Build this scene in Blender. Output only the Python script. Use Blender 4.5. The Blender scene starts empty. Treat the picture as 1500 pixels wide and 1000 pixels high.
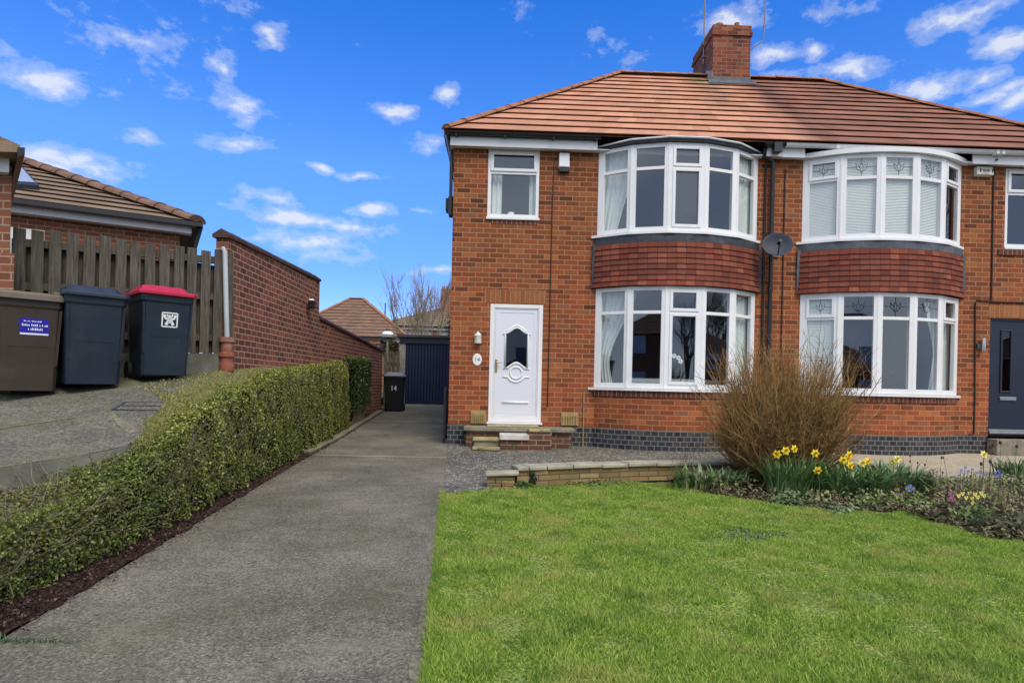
import bpy, math, random
import numpy as np
from mathutils import Vector, Matrix, noise
rnd = random.Random(7)
nrs = np.random.RandomState(11)
scene = bpy.context.scene
COL = scene.collection
rad = math.radians

# ------------------------------------------------------------------ survey of the site
# camera stands at x=0, y=0; the house front is the plane y=11; z=0 is the ground at that front
EYE, FOC, RISE, ROLL, YAW = 1.06, 900.0, 65.0, rad(1.3), rad(-1.7)
_cr, _sr, _cy, _sy = math.cos(ROLL), math.sin(ROLL), math.cos(YAW), math.sin(YAW)

def sight(px, py):
    a = px-750.0; b = 500+RISE-py
    u = a*_cr-b*_sr; v = b*_cr+a*_sr
    xc, d, z = u/FOC, 1.0, v/FOC
    return (xc*_cy-d*_sy, xc*_sy+d*_cy, z)

def at(px, py, Y):
    r = sight(px, py); t = Y/r[1]
    return Vector((r[0]*t, Y, EYE+r[2]*t))

def gz(Y):
    return 0.026*(Y-11) if Y < 11 else 0.048*(Y-11)

def interp(x, xs, ys):
    return float(np.interp(x, xs, ys))

NY = [1.0, 3.0, 4.35, 5.1, 5.7, 6.2, 6.85, 7.9, 9.0, 12.0, 30.0]
NZ = [-1.2, -.92, -.66, -.52, -.36, -.20, -.03, .11, .17, .22, .30]
def nz(Y):                       # the neighbour's higher drive
    return EYE+interp(Y, NY, NZ)

def onground(px, py, f=gz):
    r = sight(px, py); lo, hi = .5, 60.0
    for _ in range(60):
        m = (lo+hi)/2
        if EYE+r[2]*m/r[1] > f(m): lo = m
        else: hi = m
    return Vector((r[0]/r[1]*lo, lo, f(lo)))

# ------------------------------------------------------------------ node materials
MATS = {}
class NT:
    def __init__(self, name):
        m = bpy.data.materials.new(name); m.use_nodes = True
        self.m = m; self.t = m.node_tree; self.t.nodes.clear()
        self.out = self.t.nodes.new('ShaderNodeOutputMaterial')
    def n(self, kind, **kw):
        nd = self.t.nodes.new('ShaderNode'+kind)
        for k, v in kw.items():
            if hasattr(nd, k) and k not in nd.inputs: setattr(nd, k, v)
            else: self.set(nd, k, v)
        return nd
    def set(self, nd, k, v):
        k = k.replace('_', ' ') if isinstance(k, str) and k not in nd.inputs else k
        if isinstance(v, bpy.types.NodeSocket): self.t.links.new(v, nd.inputs[k])
        else:
            if isinstance(v, (tuple, list)) and len(v) == 3 and nd.inputs[k].type == 'RGBA': v = (*v, 1)
            nd.inputs[k].default_value = v
    def math(self, op, a, b=0.0, c=None, clamp=False):
        nd = self.t.nodes.new('ShaderNodeMath'); nd.operation = op; nd.use_clamp = clamp
        self.set(nd, 0, a); self.set(nd, 1, b)
        if c is not None: self.set(nd, 2, c)
        return nd.outputs[0]
    def mix(self, f, a, b, mode='MIX'):
        nd = self.t.nodes.new('ShaderNodeMix'); nd.data_type = 'RGBA'; nd.blend_type = mode
        nd.clamp_factor = True
        for i, v in ((0, f), (6, a), (7, b)):
            if isinstance(v, bpy.types.NodeSocket): self.t.links.new(v, nd.inputs[i])
            else: nd.inputs[i].default_value = (*v, 1) if isinstance(v, (tuple, list)) and len(v) == 3 else v
        return nd.outputs[2]
    def ramp(self, f, stops, interp='LINEAR'):
        nd = self.t.nodes.new('ShaderNodeValToRGB'); e = nd.color_ramp.elements; nd.color_ramp.interpolation = interp
        while len(e) < len(stops): e.new(0.5)
        for el, (p, c) in zip(e, stops):
            el.position = p; el.color = (*c, 1) if len(c) == 3 else c
        self.t.links.new(f, nd.inputs[0]); return nd.outputs[0]
    def uv(self): return self.t.nodes.new('ShaderNodeTexCoord').outputs['UV']
    def pos(self): return self.t.nodes.new('ShaderNodeNewGeometry').outputs['Position']
    def scale(self, v, s):
        nd = self.t.nodes.new('ShaderNodeMapping'); self.t.links.new(v, nd.inputs[0]); nd.inputs['Scale'].default_value = s
        return nd.outputs[0]
    def noise(self, v, s, detail=3.0, rough=.55, out=0):
        nd = self.t.nodes.new('ShaderNodeTexNoise'); self.t.links.new(v, nd.inputs['Vector'])
        nd.inputs['Scale'].default_value = s; nd.inputs['Detail'].default_value = detail; nd.inputs['Roughness'].default_value = rough
        return nd.outputs[out]
    def bump(self, h, strength=.3, dist=.01):
        nd = self.t.nodes.new('ShaderNodeBump'); self.t.links.new(h, nd.inputs['Height'])
        nd.inputs['Strength'].default_value = strength; nd.inputs['Distance'].default_value = dist
        return nd.outputs[0]
    def done(self, color, rough=.7, normal=None, spec=.4, metal=0.0, **kw):
        p = self.t.nodes.new('ShaderNodeBsdfPrincipled')
        self.set(p, 'Base Color', color); self.set(p, 'Roughness', rough); self.set(p, 'Metallic', metal)
        p.inputs['Specular IOR Level'].default_value = spec
        if normal is not None: self.set(p, 'Normal', normal)
        for k, v in kw.items(): self.set(p, k, v)
        self.t.links.new(p.outputs[0], self.out.inputs[0])
        MATS[self.m.name] = self.m
        return self.m

def plain(name, c, rough=.6, var=.12, scale=6.0, spec=.4, metal=0.0, bump=0.0, dirt=None):
    t = NT(name); p = t.pos(); n = t.noise(p, scale, 5.0)
    lo = tuple(x*(1-var) for x in c); hi = tuple(min(1, x*(1+var)) for x in c)
    col = t.ramp(n, [(.3, lo), (.7, hi)])
    if dirt:
        n2 = t.noise(p, scale*.35, 6.0, .7)
        col = t.mix(t.ramp(n2, [(.5, (0, 0, 0)), (.75, (1, 1, 1))]), col, dirt)
    nb = t.bump(t.noise(p, scale*12, 3.0), bump, .01) if bump else None
    return t.done(col, rough, nb, spec, metal)

def brick(name, cols, mortar, bw=.244, bh=.088, ms=.008, offset=.5, weather=None, wscale=.7, moss=None, bump=.5, header=None, zfade=None, msmooth=.15, wamt=.62):
    t = NT(name); uv = t.uv(); pos = t.pos()
    wob = t.noise(pos, 3.0, 2.0, .5, 1)
    off = t.n('VectorMath', operation='MULTIPLY_ADD'); t.t.links.new(wob, off.inputs[0]); off.inputs[1].default_value = (.008, .008, 0); t.t.links.new(uv, off.inputs[2])
    b = t.t.nodes.new('ShaderNodeTexBrick'); t.t.links.new(off.outputs[0], b.inputs['Vector'])
    b.inputs['Scale'].default_value = 1; b.inputs['Brick Width'].default_value = bw; b.inputs['Row Height'].default_value = bh
    b.inputs['Mortar Size'].default_value = ms; b.inputs['Mortar Smooth'].default_value = msmooth; b.offset = offset
    b.inputs['Color1'].default_value = (0, 0, 0, 1); b.inputs['Color2'].default_value = (1, 1, 1, 1); b.inputs['Mortar'].default_value = (.5, .5, .5, 1)
    k = len(cols)
    col = t.ramp(b.outputs['Color'], [(i/(k-1), c) for i, c in enumerate(cols)])
    fine = t.noise(pos, 60.0, 4.0)
    col = t.mix(.5, col, t.mix(fine, (.2, .2, .2), (.82, .82, .82)), 'OVERLAY')
    if weather:
        w = t.noise(pos, wscale, 5.0, .6)
        col = t.mix(t.math('MULTIPLY', t.ramp(w, [(.42, (0, 0, 0)), (.68, (1, 1, 1))]), wamt), col, weather)
    if zfade:
        z0, z1, c, amt = zfade
        sp = t.n('SeparateXYZ'); t.t.links.new(pos, sp.inputs[0])
        f = t.n('MapRange'); t.t.links.new(sp.outputs[2], f.inputs[0]); f.inputs[1].default_value = z0; f.inputs[2].default_value = z1
        col = t.mix(t.math('MULTIPLY', f.outputs[0], amt), col, c, 'MULTIPLY')
    mcol = t.mix(t.noise(pos, 25.0), tuple(x*.75 for x in mortar), mortar)
    col = t.mix(b.outputs['Fac'], col, mcol)
    if moss:
        w = t.noise(pos, 2.2, 6.0, .7)
        col = t.mix(t.math('MULTIPLY', t.ramp(w, [(.45, (0, 0, 0)), (.62, (1, 1, 1))]), .75), col, moss)
    st = t.noise(t.scale(pos, (4.0, 4.0, .35)), 1.0, 6.0, .65)
    col = t.mix(t.math('MULTIPLY', t.ramp(st, [(.50, (0, 0, 0)), (.75, (1, 1, 1))]), .45), col, (.55, .5, .46), 'MULTIPLY')
    h = t.math('SUBTRACT', t.math('MULTIPLY', fine, .25), b.outputs['Fac'])
    return t.done(col, .85, t.bump(h, bump, .008), .25)

def leafmat(name, a, b, c=None, patch=None, trans=.25, rough=.5, spec=.35, patch2=None):
    t = NT(name)
    at_ = t.t.nodes.new('ShaderNodeAttribute'); at_.attribute_name = 'tint'
    stops = [(0, a), (1, b)] if c is None else [(0, a), (.55, b), (1, c)]
    col = t.ramp(at_.outputs['Fac'], stops)
    for pt in (patch, patch2):
        if not pt: continue
        pc, sc, lo, hi, amt = pt
        n = t.noise(t.pos(), sc, 5.0, .65)
        col = t.mix(t.math('MULTIPLY', t.ramp(n, [(lo, (0, 0, 0)), (hi, (1, 1, 1))]), amt), col, pc)
    p = t.t.nodes.new('ShaderNodeBsdfPrincipled'); t.set(p, 'Base Color', col); p.inputs['Roughness'].default_value = rough; p.inputs['Specular IOR Level'].default_value = spec
    tr = t.t.nodes.new('ShaderNodeBsdfTranslucent'); t.set(tr, 'Color', col)
    mx = t.t.nodes.new('ShaderNodeMixShader'); mx.inputs[0].default_value = trans
    t.t.links.new(p.outputs[0], mx.inputs[1]); t.t.links.new(tr.outputs[0], mx.inputs[2]); t.t.links.new(mx.outputs[0], t.out.inputs[0])
    MATS[name] = t.m; return t.m

def glassmat(name, tint=(.95, .975, .975), boost=3.0):
    t = NT(name)
    ge = t.t.nodes.new('ShaderNodeNewGeometry'); dt = t.t.nodes.new('ShaderNodeVectorMath'); dt.operation = 'DOT_PRODUCT'
    t.t.links.new(ge.outputs['Incoming'], dt.inputs[0]); t.t.links.new(ge.outputs['Normal'], dt.inputs[1])
    cs = t.math('ABSOLUTE', dt.outputs['Value']); sch = t.math('POWER', t.math('SUBTRACT', 1.0, cs), 5.0)      # the same from both sides
    f = t.math('ADD', .042*boost, t.math('MULTIPLY', sch, 1-.042*boost), clamp=True)
    tr = t.t.nodes.new('ShaderNodeBsdfTransparent'); tr.inputs[0].default_value = (*tint, 1)
    gl = t.t.nodes.new('ShaderNodeBsdfGlossy'); gl.inputs['Roughness'].default_value = .012
    gl.inputs[0].default_value = (.9, .93, 1, 1)
    nb = t.bump(t.noise(t.pos(), 1.1, 1.0), .012, .05); t.t.links.new(nb, gl.inputs['Normal'])
    mx = t.t.nodes.new('ShaderNodeMixShader'); t.t.links.new(f, mx.inputs[0]); t.t.links.new(tr.outputs[0], mx.inputs[1]); t.t.links.new(gl.outputs[0], mx.inputs[2])
    t.t.links.new(mx.outputs[0], t.out.inputs[0]); MATS[name] = t.m; return t.m

# ------------------------------------------------------------------ mesh builder
class MB:
    def __init__(self): self.v = []; self.f = []; self.uvf = {}
    def quad(self, a, b, c, d, uv=None):
        i = len(self.v); self.v += [Vector(p) for p in (a, b, c, d)]; self.f.append((i, i+1, i+2, i+3))
        if uv: self.uvf[len(self.f)-1] = uv
        return self
    def tri(self, a, b, c):
        i = len(self.v); self.v += [Vector(p) for p in (a, b, c)]; self.f.append((i, i+1, i+2)); return self
    def box(self, x0, x1, y0, y1, z0, z1, M=None):
        if x0 > x1: x0, x1 = x1, x0
        if y0 > y1: y0, y1 = y1, y0
        if z0 > z1: z0, z1 = z1, z0
        p = [Vector(q) for q in ((x0,y0,z0),(x1,y0,z0),(x1,y1,z0),(x0,y1,z0),(x0,y0,z1),(x1,y0,z1),(x1,y1,z1),(x0,y1,z1))]
        return self.hexa(p, M)
    def hexa(self, p, M=None):
        if M is not None: p = [M @ Vector(q) for q in p]
        i = len(self.v); self.v += [Vector(q) for q in p]
        for q in ((0,3,2,1),(4,5,6,7),(0,1,5,4),(1,2,6,5),(2,3,7,6),(3,0,4,7)): self.f.append(tuple(i+k for k in q))
        return self
    def loft(self, rings, close=True, cap=True):
        n = len(rings[0]); i = len(self.v)
        for r in rings: self.v += [Vector(p) for p in r]
        for a in range(len(rings)-1):
            for k in range(n if close else n-1):
                k2 = (k+1) % n
                self.f.append((i+a*n+k, i+a*n+k2, i+(a+1)*n+k2, i+(a+1)*n+k))
        if cap and close:
            self.f.append(tuple(i+k for k in range(n-1, -1, -1)))
            self.f.append(tuple(i+(len(rings)-1)*n+k for k in range(n)))
        return self
    def tube(self, pts, r, sides=6, cap=True):
        pts = [Vector(p) for p in pts]
        rs = r if isinstance(r, (list, tuple)) else [r]*len(pts)
        rings = []
        up = None
        for k, p in enumerate(pts):
            t = (pts[min(k+1, len(pts)-1)]-pts[max(k-1, 0)])
            if t.length < 1e-9: t = Vector((0, 0, 1))
            t.normalize()
            if up is None:
                up = Vector((0, 0, 1)) if abs(t.z) < .9 else Vector((1, 0, 0))
            s = t.cross(up)
            if s.length < 1e-4: s = t.cross(Vector((0, 1, 0)))
            s.normalize(); w = s.cross(t).normalized(); up = w
            rings.append([p+(s*math.cos(2*math.pi*j/sides)+w*math.sin(2*math.pi*j/sides))*rs[k] for j in range(sides)])
        return self.loft(rings, True, cap)
    def lathe(self, prof, c=(0, 0, 0), n=24, M=None):
        c = Vector(c); rings = []
        for r, z in prof:
            ring = [Vector((r*math.cos(2*math.pi*j/n), r*math.sin(2*math.pi*j/n), z)) for j in range(n)]
            rings.append([(M @ p if M is not None else p)+c for p in ring])
        return self.loft(rings)
    def prism(self, poly, axis, a, b):
        def P(u, v, w): return (u, w, v) if axis == 'y' else ((w, u, v) if axis == 'x' else (u, v, w))
        return self.loft([[P(u, v, a) for u, v in poly], [P(u, v, b) for u, v in poly]])
    def sphere(self, c, r, n=8, m=5, sq=(1, 1, 1)):
        rings = []
        for i in range(1, m):
            th = math.pi*i/m
            rings.append([(c[0]+r*sq[0]*math.sin(th)*math.cos(2*math.pi*j/n), c[1]+r*sq[1]*math.sin(th)*math.sin(2*math.pi*j/n), c[2]-r*sq[2]*math.cos(th)) for j in range(n)])
        return self.loft(rings)

def finish_uv(me, vworld, faces, uvf):
    uvl = me.uv_layers.new(name='UVMap'); dat = np.zeros((len(me.loops), 2), dtype=np.float32)
    for pi, p in enumerate(me.polygons):
        if pi in uvf:
            for k, li in enumerate(p.loop_indices): dat[li] = uvf[pi][k]
            continue
        n = p.normal
        if abs(n.z) < .8:
            t = Vector((-n.y, n.x, 0)).normalized(); w = n.cross(t)
        else:
            t = Vector((1, 0, 0)); w = Vector((0, 1, 0))
        for li, vi in zip(p.loop_indices, p.vertices):
            c = vworld[vi]; dat[li] = (c.dot(t), c.dot(w))
    uvl.data.foreach_set('uv', dat.ravel())

def obj(name, mb, mat, parent=None, smooth=False, bevel=0.0, label=None, world=True):
    me = bpy.data.meshes.new(name)
    off = Vector((0, 0, 0))
    root = parent
    while root is not None and root.parent is not None: root = root.parent
    if root is not None and world: off = root.location.copy()
    me.from_pydata([v-off for v in mb.v], [], mb.f); me.update()
    finish_uv(me, mb.v, mb.f, mb.uvf)
    me.materials.append(mat)
    if smooth:
        me.polygons.foreach_set('use_smooth', [True]*len(me.polygons))
    o = bpy.data.objects.new(name, me); COL.objects.link(o)
    if parent is not None: o.parent = parent
    if smooth == 'auto':
        me.set_sharp_from_angle(angle=rad(35))
    if bevel:
        b = o.modifiers.new('Bevel', 'BEVEL'); b.width = bevel; b.segments = 2; b.limit_method = 'ANGLE'; b.angle_limit = rad(40)
    if label: o['label'] = label
    return o

def tag(o, label, cat, group=None, kind=None):
    o['label'] = label; o['category'] = cat
    if group: o['group'] = group
    if kind: o['kind'] = kind
    return o

def struct(name, mb, mat, **kw):
    o = obj(name, mb, mat, None, **kw); o['kind'] = 'structure'; return o

def thing(name, label, cat, loc=(0, 0, 0), rz=0.0, group=None):
    o = bpy.data.objects.new(name, None); COL.objects.link(o); o.empty_display_size = .1
    o.location = loc; o.rotation_euler = (0, 0, rz)
    return tag(o, label, cat, group)

def raw_mesh(name, V, F, tint, mat, parent=None, smooth=False):
    """V (n,k,3) leaf blades of k corners each, one tint per blade"""
    n, k = V.shape[0], V.shape[1]
    off = np.zeros(3)
    root = parent
    while root is not None and root.parent is not None: root = root.parent
    if root is not None: off = np.array(root.location)
    me = bpy.data.meshes.new(name)
    fk = len(F); fl = len(F[0])
    me.vertices.add(n*k); me.vertices.foreach_set('co', (V-off).astype(np.float32).ravel())
    idx = (np.arange(n)[:, None, None]*k+np.array(F)[None]).astype(np.int32)
    me.loops.add(n*fk*fl); me.loops.foreach_set('vertex_index', idx.ravel())
    me.polygons.add(n*fk); me.polygons.foreach_set('loop_start', np.arange(n*fk, dtype=np.int32)*fl)
    a = me.attributes.new('tint', 'FLOAT', 'POINT'); a.data.foreach_set('value', np.repeat(tint, k).astype(np.float32))
    me.update(calc_edges=True); me.validate()
    me.materials.append(mat)
    o = bpy.data.objects.new(name, me); COL.objects.link(o)
    if parent is not None: o.parent = parent
    return o

def unit(a): return a/np.maximum(np.linalg.norm(a, axis=1, keepdims=True), 1e-9)

def leaf_quads(P, N, L, W, curl=.25):
    """diamond leaves folded along the midrib at P facing about N"""
    n = len(P); r = unit(nrs.normal(size=(n, 3)))
    t = unit(np.cross(N, r)); s = np.cross(N, t)
    L = np.asarray(L).reshape(-1, 1); W = np.asarray(W).reshape(-1, 1)
    a = P-t*L*.5; c = P+t*L*.5-N*L*curl*.4
    b = P+s*W*.5+N*W*curl; d = P-s*W*.5+N*W*curl
    return np.stack([a, b, c, d], axis=1)

def text_mb(s, size, place, depth=.002):
    """flat lettering as mesh; place maps (x, y, z) of the text plane to a point"""
    cu = bpy.data.curves.new('lettering', 'FONT'); cu.body = s; cu.size = size; cu.align_x = 'CENTER'; cu.align_y = 'CENTER'; cu.extrude = depth
    o = bpy.data.objects.new('lettering', cu); COL.objects.link(o)
    dg = bpy.context.evaluated_depsgraph_get(); me = bpy.data.meshes.new_from_object(o.evaluated_get(dg))
    mb = MB(); mb.v = [Vector(place(*v.co)) for v in me.vertices]; mb.f = [tuple(p.vertices) for p in me.polygons]
    bpy.data.objects.remove(o); bpy.data.curves.remove(cu); bpy.data.meshes.remove(me)
    return mb

# ------------------------------------------------------------------ materials
brick_red = brick('house_brick', [(.085, .030, .016), (.27, .064, .022), (.35, .084, .028), (.20, .048, .017), (.40, .130, .042), (.13, .045, .024), (.31, .074, .022), (.24, .10, .05)],
                  (.46, .235, .14), ms=.0068, weather=(.195, .060, .026), wscale=.8, zfade=(1.6, 4.4, (.86, 1.0, .95), .8))
brick_soldier = brick('soldier_brick', [(.25, .08, .03), (.33, .12, .045), (.28, .10, .04), (.36, .14, .055)], (.38, .24, .15), bw=.088, bh=20, offset=0, ms=.006)
brick_sillcourse = brick('sill_brick', [(.10, .035, .024), (.16, .05, .03), (.13, .045, .03)], (.30, .22, .16), bw=.085, bh=20, offset=0, ms=.007)
brick_blue = brick('plinth_brick', [(.020, .022, .030), (.034, .038, .052), (.05, .052, .06), (.028, .03, .04), (.075, .07, .07)], (.21, .20, .175), bw=.125, bh=.085, ms=.008, moss=None)
brick_wall = brick('boundary_brick', [(.13, .048, .030), (.23, .078, .048), (.30, .105, .062), (.18, .060, .040), (.105, .044, .031), (.26, .098, .062)], (.52, .34, .24), bw=.20, bh=.080, ms=.007, weather=(.12, .055, .04), wscale=1.2)
brick_chim = brick('chimney_brick', [(.15, .04, .022), (.25, .06, .03), (.20, .055, .03), (.34, .11, .055)], (.26, .17, .13), weather=(.022, .019, .017), wscale=2.0, ms=.009, wamt=.9)
brick_step = brick('step_brick', [(.11, .04, .025), (.17, .06, .035), (.09, .045, .03), (.21, .085, .045)], (.30, .25, .18), moss=(.07, .06, .035), ms=.010)
brick_neigh = brick('neighbour_brick', [(.17, .06, .035), (.24, .085, .045), (.20, .07, .04), (.27, .10, .055)], (.38, .28, .20), bw=.23, bh=.08, ms=.008)
stone_wall = brick('garden_stone', [(.20, .13, .06), (.34, .24, .11), (.16, .10, .05), (.40, .28, .14), (.24, .10, .05), (.30, .21, .08)], (.13, .10, .06), bw=.27, bh=.066, ms=.008, weather=(.16, .13, .05), wscale=2.5)
white_upvc = plain('white_upvc', (.80, .79, .81), .32, .03, 2.0, .5, dirt=(.70, .69, .68))
white_board = plain('white_board', (.74, .74, .76), .35, .04, 3.0, .5)
door_white = plain('door_white', (.72, .72, .80), .35, .02, 2.0, .5)
black_plastic = plain('black_plastic', (.012, .012, .015), .35, .15, 8.0, .5)
lead_grey = plain('lead_grey', (.075, .085, .11), .55, .35, 7.0, .4, dirt=(.16, .16, .17))
lead_dark = plain('lead_dark', (.035, .04, .055), .6, .35, 9.0, .4, dirt=(.10, .10, .11))
glass = glassmat('window_glass')
door_glass = glassmat('door_glass', (.30, .34, .36), 1.2)
room_mat = plain('room_plaster', (.22, .19, .16), .9, .1, 1.0)
floor_mat = plain('room_floor', (.12, .09, .07), .8, .2, 3.0)
curtain_mat = plain('curtain_cloth', (.66, .70, .66), .9, .06, 5.0)
blind_mat = plain('blind_slat', (.78, .80, .76), .7, .03, 3.0)
navy = plain('navy_paint', (.014, .018, .040), .35, .08, 4.0, .5)
garage_blue = plain('garage_blue', (.010, .016, .055), .4, .12, 4.0, .4)
garage_trim = plain('garage_trim', (.06, .045, .06), .5, .1, 4.0)
brass = plain('brass', (.55, .38, .12), .3, .1, 8.0, .5, .9)
steel = plain('steel', (.50, .50, .52), .3, .08, 8.0, .5, .9)
dish_grey = plain('dish_grey', (.030, .036, .060), .6, .08, 5.0, .4)
cable_mat = plain('cable_black', (.02, .014, .012), .6, .1)
vent_stone = plain('vent_stone', (.36, .27, .12), .8, .2, 9.0, .2, bump=.2, dirt=(.20, .15, .06))
slab_stone = plain('slab_stone', (.24, .21, .16), .85, .3, 6.0, .2, bump=.35, dirt=(.12, .12, .07))
step_stone = plain('step_stone', (.38, .32, .17), .85, .3, 9.0, .2, bump=.35, dirt=(.10, .09, .04))
step_white = plain('step_white', (.62, .58, .55), .8, .12, 9.0, .2, bump=.2, dirt=(.32, .25, .2))
coping_stone = plain('coping_stone', (.40, .36, .27), .85, .22, 5.0, .2, bump=.35, dirt=(.20, .19, .12))
coping_brick = plain('coping_brick', (.085, .05, .04), .8, .25, 9.0, .2, bump=.3)
concrete_old = plain('old_concrete', (.17, .165, .14), .9, .35, 4.0, .2, bump=.4, dirt=(.07, .075, .04))
terracotta = plain('terracotta', (.27, .085, .055), .7, .3, 9.0, .3, bump=.15, dirt=(.40, .27, .24))
pipe_white = plain('pipe_white', (.42, .45, .48), .5, .1, 8.0, .4)
galv = plain('galvanised_tube', (.28, .22, .21), .5, .15, 9.0, .4, .4)
soil = plain('soil', (.055, .038, .026), .95, .5, 22.0, .1, bump=.8)
mulch = plain('leaf_mulch', (.070, .040, .030), .9, .6, 60.0, .1, bump=.9, dirt=(.13, .085, .06))
wood_twig = plain('twig_bark', (.17, .105, .045), .8, .4, 8.0, .2)
wood_grey = plain('grey_twig', (.20, .17, .12), .85, .35, 9.0, .2)
wood_dark = plain('dark_bark', (.07, .055, .04), .85, .35, 9.0, .2)
rubber = plain('rubber', (.012, .012, .012), .8, .1)
bin_brown = plain('bin_brown', (.046, .034, .025), .5, .12, 6.0, .4, dirt=(.07, .058, .046))
bin_brownlid = plain('bin_brown_lid', (.17, .135, .10), .5, .12, 6.0, .4)
bin_blue = plain('bin_blue', (.012, .020, .036), .45, .12, 6.0, .45, dirt=(.028, .036, .052))
bin_lidblue = plain('bin_lid_blue', (.022, .032, .055), .45, .12, 6.0, .45, dirt=(.045, .055, .075))
bin_red = plain('bin_red', (.48, .018, .055), .4, .1, 6.0, .45, dirt=(.44, .06, .085))
bin_black = plain('bin_black', (.006, .007, .010), .45, .12, 6.0, .45)
bin_greylid = plain('bin_grey_lid', (.20, .20, .22), .45, .12, 6.0, .4)
sticker_blue = plain('sticker_blue', (.025, .02, .38), .4, .08, 6.0)
mark_white = plain('mark_white', (.80, .80, .80), .5, .05, 6.0)
mark_dark = plain('mark_dark', (.05, .06, .07), .6, .05)
mark_red = plain('mark_red', (.36, .08, .07), .6, .05)
alarm_cream = plain('alarm_cream', (.66, .66, .58), .45, .05, 6.0)
alarm_white = plain('alarm_white', (.78, .80, .82), .4, .04, 6.0)
petal_yellow = plain('petal_yellow', (.86, .66, .03), .6, .1, 30.0)
trumpet_gold = plain('trumpet_gold', (.88, .52, .015), .6, .1, 30.0)
petal_pale = plain('petal_pale', (.82, .74, .18), .6, .1, 30.0)
petal_blue = plain('petal_blue', (.20, .24, .62), .6, .15, 30.0)
petal_pink = plain('petal_pink', (.42, .13, .24), .6, .15, 30.0)
petal_white = plain('petal_white', (.80, .80, .78), .6, .05, 30.0)

def roof_mat(name, left, right, split=None, tilew=.33, dark_band=True, cw=.34):
    t = NT(name); uv = t.uv(); pos = t.pos()
    b = t.t.nodes.new('ShaderNodeTexBrick'); t.t.links.new(uv, b.inputs['Vector'])
    b.inputs['Scale'].default_value = 1; b.inputs['Brick Width'].default_value = tilew; b.inputs['Row Height'].default_value = cw; b.inputs['Mortar Size'].default_value = .003
    b.inputs['Mortar Smooth'].default_value = .3
    b.inputs['Color1'].default_value = (.2, .2, .2, 1); b.inputs['Color2'].default_value = (.8, .8, .8, 1); b.inputs['Mortar'].default_value = (.0, .0, .0, 1)
    sp = t.n('SeparateXYZ'); t.t.links.new(pos, sp.inputs[0])
    nl = t.noise(pos, 1.3, 5.0, .6); nf = t.noise(pos, 40.0, 4.0)
    col = t.mix(nl, tuple(x*.82 for x in left), tuple(min(1, x*1.12) for x in left))
    if right:
        c2 = t.mix(nl, tuple(x*.65 for x in right), tuple(x*1.25 for x in right))
        e = t.math('ADD', sp.outputs[0], t.math('MULTIPLY', t.math('SUBTRACT', nl, .5), .35))
        f = t.n('MapRange'); t.t.links.new(e, f.inputs[0]); f.inputs[1].default_value = split-.35; f.inputs[2].default_value = split+.30
        col = t.mix(f.outputs[0], col, c2)
        # dark band down the slope beside the chimney, olive tint near the ridge
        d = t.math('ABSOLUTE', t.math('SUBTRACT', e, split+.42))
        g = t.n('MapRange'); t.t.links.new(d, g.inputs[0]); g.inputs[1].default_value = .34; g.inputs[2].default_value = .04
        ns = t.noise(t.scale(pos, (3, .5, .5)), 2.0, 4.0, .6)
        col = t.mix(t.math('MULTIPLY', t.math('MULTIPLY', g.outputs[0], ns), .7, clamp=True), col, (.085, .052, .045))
        d2 = t.math('ABSOLUTE', t.math('SUBTRACT', sp.outputs[0], split-.85))
        g2 = t.n('MapRange'); t.t.links.new(d2, g2.inputs[0]); g2.inputs[1].default_value = .6; g2.inputs[2].default_value = .1
        zt = t.n('MapRange'); t.t.links.new(sp.outputs[2], zt.inputs[0]); zt.inputs[1].default_value = 6.3; zt.inputs[2].default_value = 8.4
        col = t.mix(t.math('MULTIPLY', t.math('MULTIPLY', g2.outputs[0], zt.outputs[0]), t.math('MULTIPLY', ns, 1.3)), col, (.15, .12, .055))
    col = t.mix(.26, col, b.outputs['Color'], 'OVERLAY')
    lich = t.noise(pos, 7.0, 7.0, .75)
    col = t.mix(t.math('MULTIPLY', t.ramp(lich, [(.58, (0, 0, 0)), (.70, (1, 1, 1))]), .6), col, (.16, .125, .085))
    col = t.mix(.25, col, t.mix(nf, (.2, .2, .2), (.8, .8, .8)), 'OVERLAY')
    return t.done(col, .85, t.bump(nf, .3, .01), .2)

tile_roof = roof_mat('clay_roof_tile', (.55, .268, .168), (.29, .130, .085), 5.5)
tile_ridge = plain('ridge_tile', (.34, .15, .085), .85, .3, 5.0, .2, bump=.3)
tile_neigh = roof_mat('neighbour_roof_tile', (.25, .175, .12), None, None, .30, cw=.30)
tile_back = roof_mat('far_roof_tile', (.23, .135, .09), None, None, .28, cw=.28)
tile_back2 = roof_mat('far_roof_tile_grey', (.25, .185, .125), None, None, .28, cw=.28)
tile_hang = brick('hung_clay_tile', [(.16, .036, .024), (.22, .052, .031), (.27, .075, .044), (.135, .033, .024), (.20, .046, .028), (.31, .10, .064), (.18, .041, .027), (.24, .062, .037)], (.07, .026, .018), bw=.165, bh=.088, ms=.005, bump=.4, msmooth=.2, weather=(.13, .05, .036), wscale=3.0)

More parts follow.
